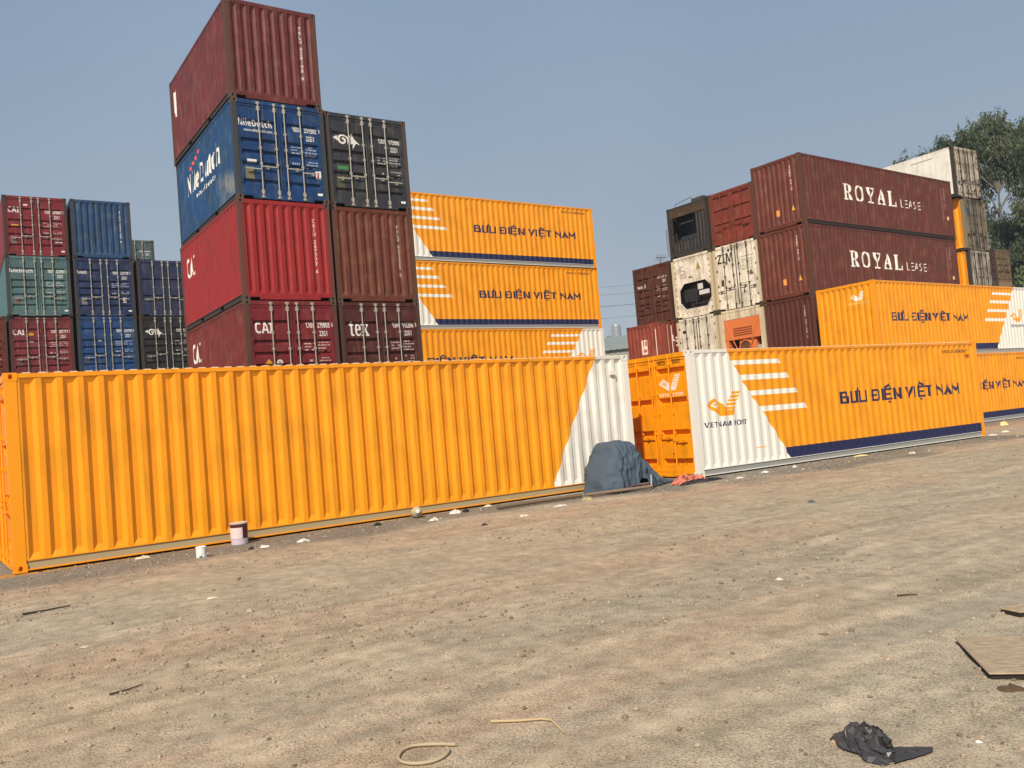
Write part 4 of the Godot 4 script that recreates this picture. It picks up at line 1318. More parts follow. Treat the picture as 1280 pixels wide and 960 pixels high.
	um.poly([[1.48, 2.16], [1.76, 2.16], [1.62, 2.5]], rgb(154, 132, 52))
	um.line([[0.72, 2.45], [0.52, 2.38], [0.56, 2.26], [0.78, 2.2], [0.74, 2.06], [0.5, 2.02]], 0.05, rgb(150, 148, 138))
	um.rect(0.46, 1.9, 0.86, 1.93, rgb(150, 140, 122)); um.rect(1.36, 2.08, 1.9, 2.1, rgb(150, 140, 122)); um.rect(1.0, 1.84, 1.2, 1.9, rgb(52, 47, 42))
	t2.merge({"w": "unit", "mat_w": um.mat(0.5), "label": "cream refrigerated container with a black eight-sided machinery recess in its end"}, true)
	container(t2, R0 + d2 + Vector3(0, 2 * HC, 0), yaw, false)
	var t3 := {"L": L20, "H": 2.40, "w": "open", "mat": end_art(rgb(38, 39, 42), 1.4, 84), "frame": paint(rgb(51, 44, 37), 0.8), "mat_h": end_art(rgb(73, 58, 42), 1.4, 85), "group": gp, "rail": frame_dark, "label": "dark grey open-ended container with rusty header, on top beside the small red one"}
	container(t3, R0 + d2 + u * 0.02 + Vector3(0, 3 * HC, 0), yaw, false)
	var k1 := {"L": L20, "H": HC, "mat": side_art(rgb(127, 53, 39), 0.7, 81, L20, HC, func(p: Paint) -> void:
			p.rect(0.55, 0.6, 0.62, 2.7, rgb(226, 214, 200))
			p.text("5", "Droid Sans Bold", 0.78, 1.7, 1.02, 2.15, rgb(236, 226, 214))
			p.text("L", "Droid Sans Bold", 0.62, 1.95, 0.74, 2.25, rgb(236, 226, 214))
			p.rect(0.3, 0.4, 0.33, 2.75, rgb(226, 190, 176))), "mat_w": end_art(rgb(142, 62, 47), 0.6, 82, {"H": HC, "extra": [[0.92, 1.45, 1.32, 2.15, rgb(226, 206, 190)], [1.88, 0.3, 1.91, 2.6, rgb(224, 196, 184)], [1.0, 1.86, 1.1, 2.1, rgb(142, 62, 47)], [1.16, 1.86, 1.26, 2.1, rgb(190, 100, 92)], [1.0, 1.55, 1.22, 1.7, rgb(190, 100, 92)]]}),
		"frame": paint(rgb(136, 60, 45), 0.6), "group": gp, "cast": casting_mat, "label": "brick red ribbed container with a pale square sticker, jutting out under the brown doors"}
	container(k1, R0 + d3 - u * 0.75 + Vector3(0, HC, 0), yaw, false)
	var p3 := {"L": L20, "H": HC, "w": "doors", "mat": paint(rgb(78, 44, 31), 0.6), "mat_w": end_art(rgb(83, 45, 33), 0.9, 83, {"H": HC, "code": "MAXU", "number": "28 17", "brand": ["wa.d", "Droid Sans Bold", 0.22, 0.78, HC - 1.02, HC - 0.84]}), "frame": paint(rgb(71, 44, 31), 0.65), "group": gp, "cast": casting_mat, "rail": frame_dark, "rod": paint(rgb(98, 58, 43), 0.6), "hinge": paint(rgb(76, 45, 33), 0.6),
		"label": "chocolate brown container doors leftmost of the right-hand group, above the brick red one"}
	container(p3, R0 + d3 + Vector3(0, 2 * HC, 0), yaw, false)

	# the column at the far right end: a white one on two orange ones with grimy doors
	var gw := "grimy refrigerated containers right of the brown row"
	var grime := func(c: Color, s: int, extra := []) -> StandardMaterial3D:
		var p := Paint.new(self, W, HC, 512, 608, c)
		p.weather(1.6, s); p.weather(1.6, s + 40)
		var r := RandomNumberGenerator.new(); r.seed = s
		for k in 9: p.rect(0.2 + k * 0.25, 0.2, 0.2 + k * 0.25 + r.randf_range(0.02, 0.05), 2.7, Color(0.2, 0.17, 0.14, 0.5))
		for k in 40: p.disc(r.randf_range(0.15, 2.3), r.randf_range(0.1, 1.0), r.randf_range(0.02, 0.08), Color(0.16, 0.13, 0.11, 0.6))
		for e in extra: p.rect(e[0], e[1], e[2], e[3], e[4])
		return p.mat(0.7)
	var dark_post := paint(rgb(54, 47, 42), 0.8)
	var lv := [0.0, 2.83, 5.66, 8.49, 11.24]
	for k in 5:
		var s := {"L": L40, "H": [2.83, 2.83, 2.83, 2.75, 2.591][k], "frame": dark_post, "smooth": k != 3 and k != 2, "group": gw, "cast": dark_post, "rail": dark_post, "reefer_rod": dark_post}
		match k:
			4: s.merge({"w": "reefer", "mat": side_art(rgb(238, 234, 222), 0.3, 101, L40, STD, func(p: Paint) -> void:
					p.text("SEALAND", "Droid Sans", L40 - 2.3, 2.2, L40 - 1.1, 2.32, rgb(150, 146, 136)) if false else p.rect(L40 - 2.3, 2.24, L40 - 1.1, 2.3, rgb(160, 156, 146))), "mat_w": grime.call(rgb(214, 206, 186), 102), "label": "white container with long clean side and grimy doors, on top at the far right"})
			3: s.merge({"w": "reefer", "mat": paint(ORANGE, 0.5), "post_w": paint(rgb(132, 116, 84), 0.7), "mat_w": grime.call(rgb(142, 134, 118), 103, [[0.34, 2.0, 0.6, 2.36, rgb(35, 80, 123)]]), "label": "grey-doored container with an orange side and blue sticker, below the white-sided one"})
			2: s.merge({"w": "reefer", "mat": paint(ORANGE, 0.5), "mat_w": grime.call(rgb(206, 200, 184), 104), "label": "container with orange side and blotchy white doors, above the right orange one"})
			_: s.merge({"mat": paint(rgb(190, 180, 160), 0.6), "label": "pale container hidden low in the far right column, level %s" % ["one", "two"][k]})
		container(s, Vector3([44.4, 44.4, 44.55, 44.5, 44.02][k], lv[k], -22.8), [0.0, 0.0, 3.0, 3.0, -1.0][k], true)
	# two more columns much farther back
	var gb := "brown containers far behind at the right"
	for c in 2:
		for k in 5:
			var col: Color = [rgb(75, 49, 44), rgb(123, 102, 77)][c]
			var s := {"L": L20, "H": STD, "frame": paint(col.darkened(0.2), 0.7), "mat": paint(col, 0.7), "group": gb, "w": "doors" if k == 4 else "panel", "rod": paint(col.darkened(0.3), 0.7), "grooves": [0.8, 0.55, 0.3], "gh": 0.2, "gd": 0.06,
				"label": ("reddish brown" if c == 0 else "tan") + (" container topmost in the far stack below the tree" if k == 4 else " container hidden in the far stack below the tree, number %s from the ground" % ["one", "two", "three", "four"][k])}
			if k == 4: s.mat_w = end_art(col, 1.2, 110 + c)
			container(s, Vector3(73.3 + c * 2.5, k * STD, -36.6), 0.0, true)

# ------------------------------------------------------------------ far things and trees
func tree(label: String, at: Vector3, h: float, blobs: Array, s: int, dark_leaf: Color, light_leaf: Color) -> void:
	var o := thing("tree", label, "tree", Vector3(at.x * 1.3, -0.46, at.z * 1.3), 0.0, "trees behind the yard")
	o.scale = Vector3.ONE * 1.3
	var r := RandomNumberGenerator.new(); r.seed = s
	var b := MB.new()
	var top := Vector3(r.randf_range(-0.6, 0.6), h * 0.8, r.randf_range(-0.6, 0.6))
	var mid := top * 0.5 + Vector3(r.randf_range(-0.5, 0.5), 0, r.randf_range(-0.5, 0.5))
	b.tube(PackedVector3Array([Vector3(0, -0.1, 0), mid * 0.5, mid, (mid + top) * 0.5, top]), 0.28, 0.05, 10)
	for q in blobs:
		var c: Vector3 = q[0]
		var st := mid.lerp(top, clampf((c.y - mid.y) / (top.y - mid.y) - 0.25, -0.5, 0.9))
		var bend := (st + c) * 0.5 + Vector3(0, 0.5, 0)
		b.tube(PackedVector3Array([st, bend, c]), 0.09, 0.02, 6)
		for k in 5:
			var e: Vector3 = c + Vector3(r.randfn(0, 1), r.randfn(0, 0.7), r.randfn(0, 1)) * q[1] * 0.5
			b.tube(PackedVector3Array([bend.lerp(c, 0.6), (c + e) * 0.5 + Vector3(0, 0.2, 0), e]), 0.04, 0.012, 5)
	part(o, "trunk", b.mesh(), paint(rgb(104, 99, 90), 0.9))
	# twig with drooping narrow leaves
	var tw := MB.new()
	for k in 9:
		var a := r.randf() * TAU
		var base := Vector3(cos(a), 0, sin(a)) * r.randf_range(0.0, 0.22) + Vector3(0, r.randf_range(-0.35, 0.15), 0)
		var dirv := Vector3(cos(a) * 0.5, -r.randf_range(0.5, 1.1), sin(a) * 0.5).normalized()
		var sd := dirv.cross(Vector3(r.randfn(0, 1), r.randfn(0, 1), r.randfn(0, 1))).normalized() * r.randf_range(0.035, 0.06)
		var len := r.randf_range(0.22, 0.42)
		var m1 := base + dirv * len * 0.45
		tw.tri(base, m1 + sd, m1 - sd); tw.tri(m1 - sd, m1 + sd, base + dirv * len)
	var mm := MultiMesh.new()
	mm.transform_format = MultiMesh.TRANSFORM_3D
	mm.use_colors = true
	mm.mesh = tw.mesh()
	var xf := []; var cs := []
	for q in blobs:
		var cnt := int(230.0 * q[1] * q[1] * (q[3] if q.size() > 3 else 1.0))
		var tone := r.randf_range(0.0, 1.0)
		# each blob is a handful of hanging tufts
		var tufts := []
		for k in maxi(4, int(q[1] * 5.0)):
			var dv: Vector3 = Vector3(r.randfn(0, 1), r.randfn(0, 1), r.randfn(0, 1)).normalized() * pow(r.randf(), 0.5) * q[1]
			dv.y *= q[2]
			tufts.append(q[0] + dv * 1.3)
		for k in cnt:
			var tf: Vector3 = tufts[r.randi() % tufts.size()]
			var p := tf + Vector3(r.randfn(0, 0.24), r.randfn(-0.25, 0.40), r.randfn(0, 0.24))
			xf.append(Transform3D(Basis.from_euler(Vector3(r.randf_range(-0.4, 0.4), r.randf() * TAU, r.randf_range(-0.4, 0.4))).scaled(Vector3.ONE * r.randf_range(0.6, 1.25)), p))
			cs.append(dark_leaf.lerp(light_leaf, clampf(tone * 0.6 + r.randf() * 0.5, 0.0, 1.0)))
	mm.instance_count = xf.size()
	for i in xf.size():
		mm.set_instance_transform(i, xf[i]); mm.set_instance_color(i, cs[i])
	var cr := MultiMeshInstance3D.new()
	cr.name = "crown"; cr.multimesh = mm
	var lm := StandardMaterial3D.new()
	lm.vertex_color_use_as_albedo = true; lm.roughness = 0.6; lm.metallic_specular = 0.3
	lm.cull_mode = BaseMaterial3D.CULL_DISABLED
	lm.backlight_enabled = true; lm.backlight = Color(0.25, 0.3, 0.12)
	cr.material_override = lm
	cr.set_meta("kind", "stuff")
	o.add_child(cr)

func build_background() -> void:
	var dl := Color(0.034, 0.050, 0.026); var ll := Color(0.105, 0.125, 0.058)
	var V := func(x: float, y: float, z: float) -> Vector3: return Vector3(x, y, z)
	# right-hand direction seen from the camera is about (0.82, 0, 0.57)
	var rt := Vector3(0.824, 0, 0.566); var aw := Vector3(0.566, 0, -0.824)
	var B := func(x: float, y: float, d: float, r: float, sq := 0.8, dens := 1.0) -> Array: return [rt * x + aw * d + Vector3(0, y, 0), r, sq, dens]
	tree("tall eucalyptus with drooping grey-green foliage right behind the white container", Vector3(66.4, 0, -31.6), 20.5, [
		B.call(-2.9, 18.3, 0.2, 0.9), B.call(-2.2, 18.9, 0.0, 0.9), B.call(-1.4, 19.5, 0.0, 1.0), B.call(-0.5, 20.0, 0.2, 1.0), B.call(0.2, 20.5, 0.3, 0.9), B.call(1.0, 20.0, 0.0, 0.9), B.call(1.9, 20.0, 0.2, 0.9), B.call(2.3, 19.0, 0.0, 0.9),
		B.call(-0.9, 18.6, 0.0, 1.0), B.call(0.4, 18.9, -0.3, 1.0), B.call(1.3, 18.4, 0.0, 0.9), B.call(2.5, 17.8, 0.2, 0.9), B.call(-0.3, 17.5, 0.0, 0.7), B.call(0.9, 17.4, 0.1, 0.6, 1.2), B.call(2.4, 16.4, 0.0, 0.7, 1.3),
		B.call(-0.6, 15.6, 0.2, 0.45, 1.6, 0.8), B.call(-0.5, 14.0, 0.2, 0.5, 1.6, 0.8), B.call(0.3, 12.9, 0.0, 0.9, 1.0), B.call(1.3, 12.4, 0.0, 1.1), B.call(-0.2, 11.2, 0.0, 1.2), B.call(1.2, 10.4, 0.0, 1.4), B.call(-0.4, 9.2, 0.2, 1.5), B.call(1.4, 8.4, 0.0, 1.5)], 201, dl, ll)
	tree("broad eucalyptus at the right picture edge, thick foliage down to the orange container", Vector3(63.4, 0, -26.6), 17.5, [
		B.call(-1.0, 17.2, 0.2, 1.0), B.call(0.2, 16.7, 0.0, 1.2), B.call(1.6, 16.0, 0.0, 1.4), B.call(-1.0, 15.4, 0.0, 0.9), B.call(0.3, 14.8, 0.3, 1.3), B.call(2.0, 14.0, 0.0, 1.6), B.call(-1.0, 13.4, 0.0, 1.0), B.call(0.4, 12.6, 0.0, 1.4), B.call(2.2, 11.6, 0.3, 1.7), B.call(-1.4, 11.4, 0.2, 1.2), B.call(0.2, 10.6, 0.0, 1.5),
		B.call(1.8, 9.4, 0.0, 1.6), B.call(-1.6, 9.4, 0.0, 1.4), B.call(0.0, 8.4, 0.0, 1.6), B.call(2.2, 7.2, 0.0, 1.8), B.call(-1.4, 7.0, 0.0, 1.5), B.call(0.6, 5.8, 0.0, 1.7), B.call(-2.6, 5.4, 0.0, 1.3)], 202, dl, ll)
	tree("round-topped dark tree showing just over the white container's roof", Vector3(72.0, 0, -42.0), 21.0, [
B.call(-0.6, 20.3, 0.0, 1.1, 0.6), B.call(0.8, 20.9, 0.0, 1.1, 0.6), B.call(2.2, 21.4, 0.0, 1.1, 0.6), B.call(3.4, 22.2, 0.0, 1.1, 0.7), B.call(4.6, 22.6, 0.0, 1.0, 0.7), B.call(1.6, 19.2, 0.0, 1.4), B.call(3.4, 19.6, 0.0, 1.5), B.call(-1.8, 19.4, 0.0, 1.0, 0.6), B.call(0.2, 19.6, 0.0, 1.2, 0.6), B.call(5.4, 21.6, 0.0, 1.1, 0.7)], 203, dl, ll)
	# distant belt of trees between the two groups of containers
	for k in 6:
		var at := Vector3(88.0 + k * 2.6, 0, -109.0 + k * 2.0)
		tree(["low dark tree far away left of the water tower", "far dark tree just left of the water tower's legs", "far dark tree behind the water tower", "far dark tree right of the water tower", "low far tree behind the brick red container", "far dark tree mostly hidden by the brick red container"][k], at, 11.5 + (k % 3) * 0.8, [
			B.call(0.0, 11.3 + (k % 3) * 0.7, 0.0, 2.0, 0.7, 0.5), B.call(-1.0, 9.5, 0.0, 2.2, 0.8, 0.5), B.call(1.2, 8.5, 0.0, 2.2, 0.8, 0.5)], 220 + k, Color(0.05, 0.058, 0.05), Color(0.09, 0.1, 0.08))
	# shed with a pale gable
	var sh := thing("shed", "grey-green metal shed with a low gable in the gap between the container groups", "shed", Vector3(76.5, 0, -80.0), 34.0)
	var cl := MB.new()
	var sw := 5.5; var eave := 9.6; var ridge := 11.6; var sl := 9.0
	cl.quad(Vector3(-sw, 0, sl), Vector3(sw, 0, sl), Vector3(sw, eave, sl), Vector3(-sw, eave, sl))
	cl.tri(Vector3(-sw, eave, sl), Vector3(sw, eave, sl), Vector3(0, ridge, sl))
	cl.quad(Vector3(sw, 0, -sl), Vector3(-sw, 0, -sl), Vector3(-sw, eave, -sl), Vector3(sw, eave, -sl))
	cl.tri(Vector3(sw, eave, -sl), Vector3(-sw, eave, -sl), Vector3(0, ridge, -sl))
	cl.quad(Vector3(-sw, 0, -sl), Vector3(-sw, 0, sl), Vector3(-sw, eave, sl), Vector3(-sw, eave, -sl))
	cl.quad(Vector3(sw, 0, sl), Vector3(sw, 0, -sl), Vector3(sw, eave, -sl), Vector3(sw, eave, sl))
	part(sh, "wall", cl.mesh(), paint(rgb(138, 142, 128), 0.8))
	for sgn in [-1.0, 1.0]:
		var rf := MB.new()
		for k in 24:
			var z0 := -sl - 0.3 + k * (2 * sl + 0.6) / 24.0; var z1 := z0 + (2 * sl + 0.6) / 24.0
			var zm := (z0 + z1) * 0.5
			var lowp := Vector3(sgn * (sw + 0.4), eave - 0.1, 0); var topp := Vector3(0, ridge + 0.06, 0)
			for q in [[z0, 0.0, zm, 0.06], [zm, 0.06, z1, 0.0]]:
				var a := lowp + Vector3(0, q[1], q[0]); var b2 := lowp + Vector3(0, q[3], q[2]); var c2 := topp + Vector3(0, q[3], q[2]); var d2 := topp + Vector3(0, q[1], q[0])
				if sgn > 0: rf.quad(b2, a, d2, c2)
				else: rf.quad(a, b2, c2, d2)
		part(sh, "roof", rf.mesh(), paint(rgb(128, 134, 130), 0.6))
	part(sh, "loading_door", box_mesh(Vector3(2.2, 0, sl), Vector3(5.0, 9.2, sl + 0.06)), paint(rgb(70, 78, 88), 0.7))
	# water tower
	var wt := thing("water_tower", "silver water tank on thin legs above the far shed roof", "water tower", Vector3(80.4, 0, -90.4), 20.0)
	var tk := MB.new()
	tk.lathe([[0.0, 12.2], [0.62, 12.25], [0.64, 12.4], [0.64, 13.9], [0.5, 14.15], [0.0, 14.3]], 20)
	part(wt, "tank", tk.mesh(), paint(rgb(176, 180, 184), 0.35, 0.5))
	for k in 4:
		var lg := MB.new()
		var c := Vector3([-1, 1, 1, -1][k] * 0.42, 0, [-1, -1, 1, 1][k] * 0.42)
		lg.rod(Vector3(c.x * 1.5, -0.05, c.z * 1.5), c + Vector3(0, 12.25, 0), 0.05, 6)
		part(wt, "leg", lg.mesh(), paint(rgb(120, 122, 124), 0.6))
	var bc := MB.new()
	for y in [4.0, 8.0, 11.0]:
		for k in 4:
			var f: float = 1.5 - 0.5 * y / 12.25
			var c := Vector3([-1, 1, 1, -1][k] * 0.42 * f, y, [-1, -1, 1, 1][k] * 0.42 * f); var d := Vector3([1, 1, -1, -1][k] * 0.42 * f, y, [-1, 1, 1, -1][k] * 0.42 * f)
			bc.rod(c, d, 0.03, 5)
	part(wt, "bracing", bc.mesh(), paint(rgb(120, 122, 124), 0.6))
	# aerial on a mast
	var an := thing("aerial", "thin rooftop aerial above the chocolate brown container doors", "aerial", Vector3(53.8, 0, -54.0), 30.0)
	var ma := MB.new(); ma.rod(Vector3(0, 0, 0), Vector3(0, 14.9, 0), 0.035, 6)
	part(an, "mast", ma.mesh(), paint(rgb(90, 90, 92), 0.6))
	var ya := MB.new()
	ya.rod(Vector3(-1.3, 14.75, 0), Vector3(1.5, 15.1, 0.2), 0.03, 6)
	for k in 7: ya.rod(Vector3(-1.2 + k * 0.42, 14.76 + k * 0.055 - 0.3, -0.15), Vector3(-1.2 + k * 0.42, 14.76 + k * 0.055 + 0.3, 0.15), 0.012, 5)
	part(an, "antenna_bar", ya.mesh(), paint(rgb(80, 82, 84), 0.6))
	# poles and wires behind
	var poles := [Vector3(60.0, 0, -84.0), Vector3(78.0, 0, -72.0)]
	for k in 2:
		var po := thing("utility_pole", ["concrete utility pole behind the lettered orange stack, carrying the wires", "concrete utility pole behind the chocolate brown doors, carrying the wires"][k], "utility pole", poles[k], 34.0, "utility poles")
		var pm := MB.new(); pm.tube(PackedVector3Array([Vector3(0, -0.1, 0), Vector3(0, 17.4, 0)]), 0.17, 0.1, 10)
		part(po, "pole", pm.mesh(), paint(rgb(150, 146, 138), 0.8))
		part(po, "crossarm", box_mesh(Vector3(-0.06, 16.6, -1.0), Vector3(0.06, 16.75, 1.0)), paint(rgb(110, 104, 96), 0.8))
	for k in 5:
		var w := MB.new()
		var q := PackedVector3Array()
		var y0: float = [17.2, 16.6, 15.4, 14.6, 13.4][k]
		for i in 13:
			var t := i / 12.0
			q.append(poles[0].lerp(poles[1], t) + Vector3(0, y0 - [0.3, 0.5, 0.4, 0.2, 0.3][k] * 4.0 * t * (1.0 - t) + [0.2, -0.1, -0.6, 0.5, 0.3][k] * t, 0))
		w.tube(q, 0.018, 0.018, 5)
		single("power_line", w.mesh(), paint(rgb(92, 96, 100), 0.7), ["highest thin wire crossing the sky gap between the container groups", "second highest wire crossing the sky gap between the container groups", "middle wire crossing the sky gap between the container groups", "second lowest wire crossing the sky gap between the container groups", "lowest wire crossing the sky gap between the container groups"][k], "wire", Vector3.ZERO, 0.0, "overhead wires")

# ------------------------------------------------------------------ things lying about
func crumple(pts: Array, h: float, s: int, res := 9, flat := false) -> ArrayMesh:    # a creased sheet or lump over an outline (x, z pairs round the origin)
	var r := RandomNumberGenerator.new(); r.seed = s
	var b := MB.new()
	var n := pts.size()
	var rings := []
	for k in res + 1:
		var t := float(k) / res
		var ring_k := []
		for i in n:
			var j := Vector2(pts[i][0], pts[i][1]) * t
			var y := h * pow(1.0 - t, 0.6) * r.randf_range(0.55, 1.15) if k < res else 0.0
			if flat: y = h * r.randf_range(0.05, 1.0) * (1.0 - t * t * t)
			if k == 0: y = h * (0.45 if flat else 1.0)
			if k == res: y = r.randf_range(0.0, h * 0.12)
			var jit := h * 0.25 if k > 0 and k < res else 0.0
			ring_k.append(Vector3(j.x + r.randf_range(-jit, jit), y, j.y + r.randf_range(-jit, jit)))
		rings.append(ring_k)
	for k in res:
		for i in n:
			var j := (i + 1) % n
			var a: Vector3 = rings[k][i]; var c: Vector3 = rings[k][j]; var d: Vector3 = rings[k + 1][j]; var e: Vector3 = rings[k + 1][i]
			if (c - e).cross(a - e).y < 0.0:
				b.tri(e, c, a); b.tri(e, d, c)
			else:
				b.tri(e, a, c); b.tri(e, c, d)
	for i in n:
		var j := (i + 1) % n
		var a: Vector3 = rings[res][i]; var c: Vector3 = rings[res][j]
		var f := Vector3(0, -0.012, 0)
		b.quad(a + f, c + f, c, a)
	return b.mesh()

func creased(pts: Array, h: float, s: int, freq := 9.0, rings := 12, seg := 44) -> ArrayMesh:
	# a crushed film or cloth over an outline: ridged folds, crisp facets, frayed rim
	var f := FastNoiseLite.new(); f.seed = s; f.frequency = 1.0; f.fractal_type = FastNoiseLite.FRACTAL_RIDGED; f.fractal_octaves = 3
	var r := RandomNumberGenerator.new(); r.seed = s
	var rim := []
	var n := pts.size()
	for k in seg:
		var t := float(k) / seg * n
		var i := int(t) % n; var w := t - int(t)
		var a := Vector2(pts[i][0], pts[i][1]); var c := Vector2(pts[(i + 1) % n][0], pts[(i + 1) % n][1])
		rim.append(a.lerp(c, w) * (1.0 + r.randf_range(-0.05, 0.05)))
	var g := []
	for q in rings + 1:
		var t := float(q) / rings
		var row := []
		for k in seg:
			var p: Vector2 = rim[k] * t
			var z := absf(f.get_noise_2d(p.x * freq, p.y * freq))
			var z2 := f.get_noise_2d(p.x * freq * 0.4 + 9.0, p.y * freq * 0.4)
			var y := h * (0.25 + 0.55 * z + 0.35 * z2) * (1.0 - pow(t, 3.0)) + 0.004
			var j := 0.0 if q == 0 else h * 0.16
			row.append(Vector3(p.x + r.randf_range(-j, j), maxf(0.002, y), p.y + r.randf_range(-j, j)))
		g.append(row)
	var b := MB.new()
	for q in rings:
		for k in seg:
			var j := (k + 1) % seg
			var a: Vector3 = g[q][k]; var c: Vector3 = g[q][j]; var d: Vector3 = g[q + 1][j]; var e: Vector3 = g[q + 1][k]
			if (c - e).cross(a - e).y < 0.0:
				b.tri(e, c, a); b.tri(e, d, c)
			else:
				b.tri(e, a, c); b.tri(e, c, d)
	return b.mesh()

func blob(rx: float, rz: float, n: int, s: int) -> Array:
	var r := RandomNumberGenerator.new(); r.seed = s
	var q := []
	for k in n:
		var a := -TAU * k / n; var f := r.randf_range(0.35, 1.15)
		q.append([cos(a) * rx * f, sin(a) * rz * f])
	return q

func on_ground(x: float, z: float, up := 0.0) -> Vector3:
	return Vector3(x, ground_y(x, z) + up, z)

func tarp_mesh() -> ArrayMesh:
	# a hummock of cloth with a flat top and a sagging tail on the right; x along the row, z towards the road
	var f := FastNoiseLite.new(); f.seed = 5; f.frequency = 0.8; f.fractal_octaves = 3
	var rg := FastNoiseLite.new(); rg.seed = 15; rg.frequency = 0.9; rg.fractal_type = FastNoiseLite.FRACTAL_RIDGED; rg.fractal_octaves = 3
	var nx := 150; var nt := 90
	var g := []
	for i in nx + 1:
		var s := float(i) / nx
		var x := lerpf(-0.80, 1.62, s)
		# ridge height and half depth along the length
		var h := 0.0
		if x < -0.38: h = lerpf(0.10, 0.98, pow(clampf((x + 0.80) / 0.42, 0.0, 1.0), 0.75))
		elif x < 0.16: h = 0.98 + 0.02 * (x + 0.38)
		else: h = lerpf(0.99, 0.30, clampf((x - 0.16) / 0.62, 0.0, 1.0))
		if x > 0.72: h = lerpf(0.40, 0.17, smoothstep(0.72, 1.0, x))
		if x > 1.0: h = lerpf(0.17, 0.05, (x - 1.0) / 0.62)
		var dz := 0.48 * (1.0 - 0.45 * smoothstep(0.4, 1.5, x)) * (0.62 + 0.38 * smoothstep(-0.8, -0.5, x))
		var row := []
		for k in nt + 1:
			var a := PI * k / nt
			var cz := cos(a); var sy := sin(a)
			var pz := signf(cz) * pow(absf(cz), 0.42) * dz * (1.0 - 0.22 * sy)
			var py := pow(sy, 0.5) * h
			if k == 0 or k == nt: py = 0.0
			var fold := f.get_noise_3d(x * 1.3, py * 0.9, pz * 1.2) * 0.05
			var tail := smoothstep(0.3, 0.8, x)
			var low := 1.0 - clampf(py / 0.95, 0.0, 1.0)
			var ph := x * 3.6 + f.get_noise_2d(x * 1.5, py * 0.8) * 1.4 + py * 0.35
			var tri := absf(ph - floorf(ph) - 0.5) * 2.0
			var pleat := (tri - 0.5) * (0.012 + 0.055 * low + 0.05 * tail)
			var ph2 := x * 1.6 - py * 3.0 + f.get_noise_2d(x * 2.0 + 7.0, py * 2.0) * 1.2
			pleat += pow(absf(ph2 - floorf(ph2) - 0.5) * 2.0, 3.0) * 0.030
			pleat += rg.get_noise_3d(x * 3.0, py * 2.2 + x, pz * 2.0) * 0.014
			var crease := -0.035 * exp(-pow((x + 0.24 + 0.12 * (py - 0.5)) / 0.022, 2.0))
			var out := Vector3(0, sy, cz).normalized()
			var p := Vector3(x + 0.05 * f.get_noise_2d(py * 2.0, 30.0 + pz), py, pz) + out * (fold + pleat * minf(1.0, h * 3.0) + crease)
			if p.y < 0.015: p.y = 0.015
			# the hem lifts towards the road, right of the middle
			if cz > 0.8 and x > -0.3 and x < 0.5: p.y += 0.20 * exp(-pow((x - 0.20) / 0.22, 2.0)) * smoothstep(0.8, 1.0, cz)
			row.append(p)
		g.append(row)
	var b := MB.new()
	var N := func(i: int, k: int) -> Vector3:
		var a: Vector3 = g[mini(i + 1, nx)][k] - g[maxi(i - 1, 0)][k]
		var c: Vector3 = g[i][mini(k + 1, nt)] - g[i][maxi(k - 1, 0)]
		return c.cross(a).normalized() * -1.0
	var nn := []
	for i in nx + 1:
		var row := []
		for k in nt + 1: row.append(N.call(i, k))
		nn.append(row)
	for i in nx:
		for k in nt:
			b.smooth_tri(g[i][k], g[i + 1][k], g[i + 1][k + 1], nn[i][k], nn[i + 1][k], nn[i + 1][k + 1])
			b.smooth_tri(g[i][k], g[i + 1][k + 1], g[i][k + 1], nn[i][k], nn[i + 1][k + 1], nn[i][k + 1])
	for k in nt:      # close the left end
		b.tri(Vector3(-0.80, 0.0, 0), g[0][k], g[0][k + 1])
	return b.mesh()

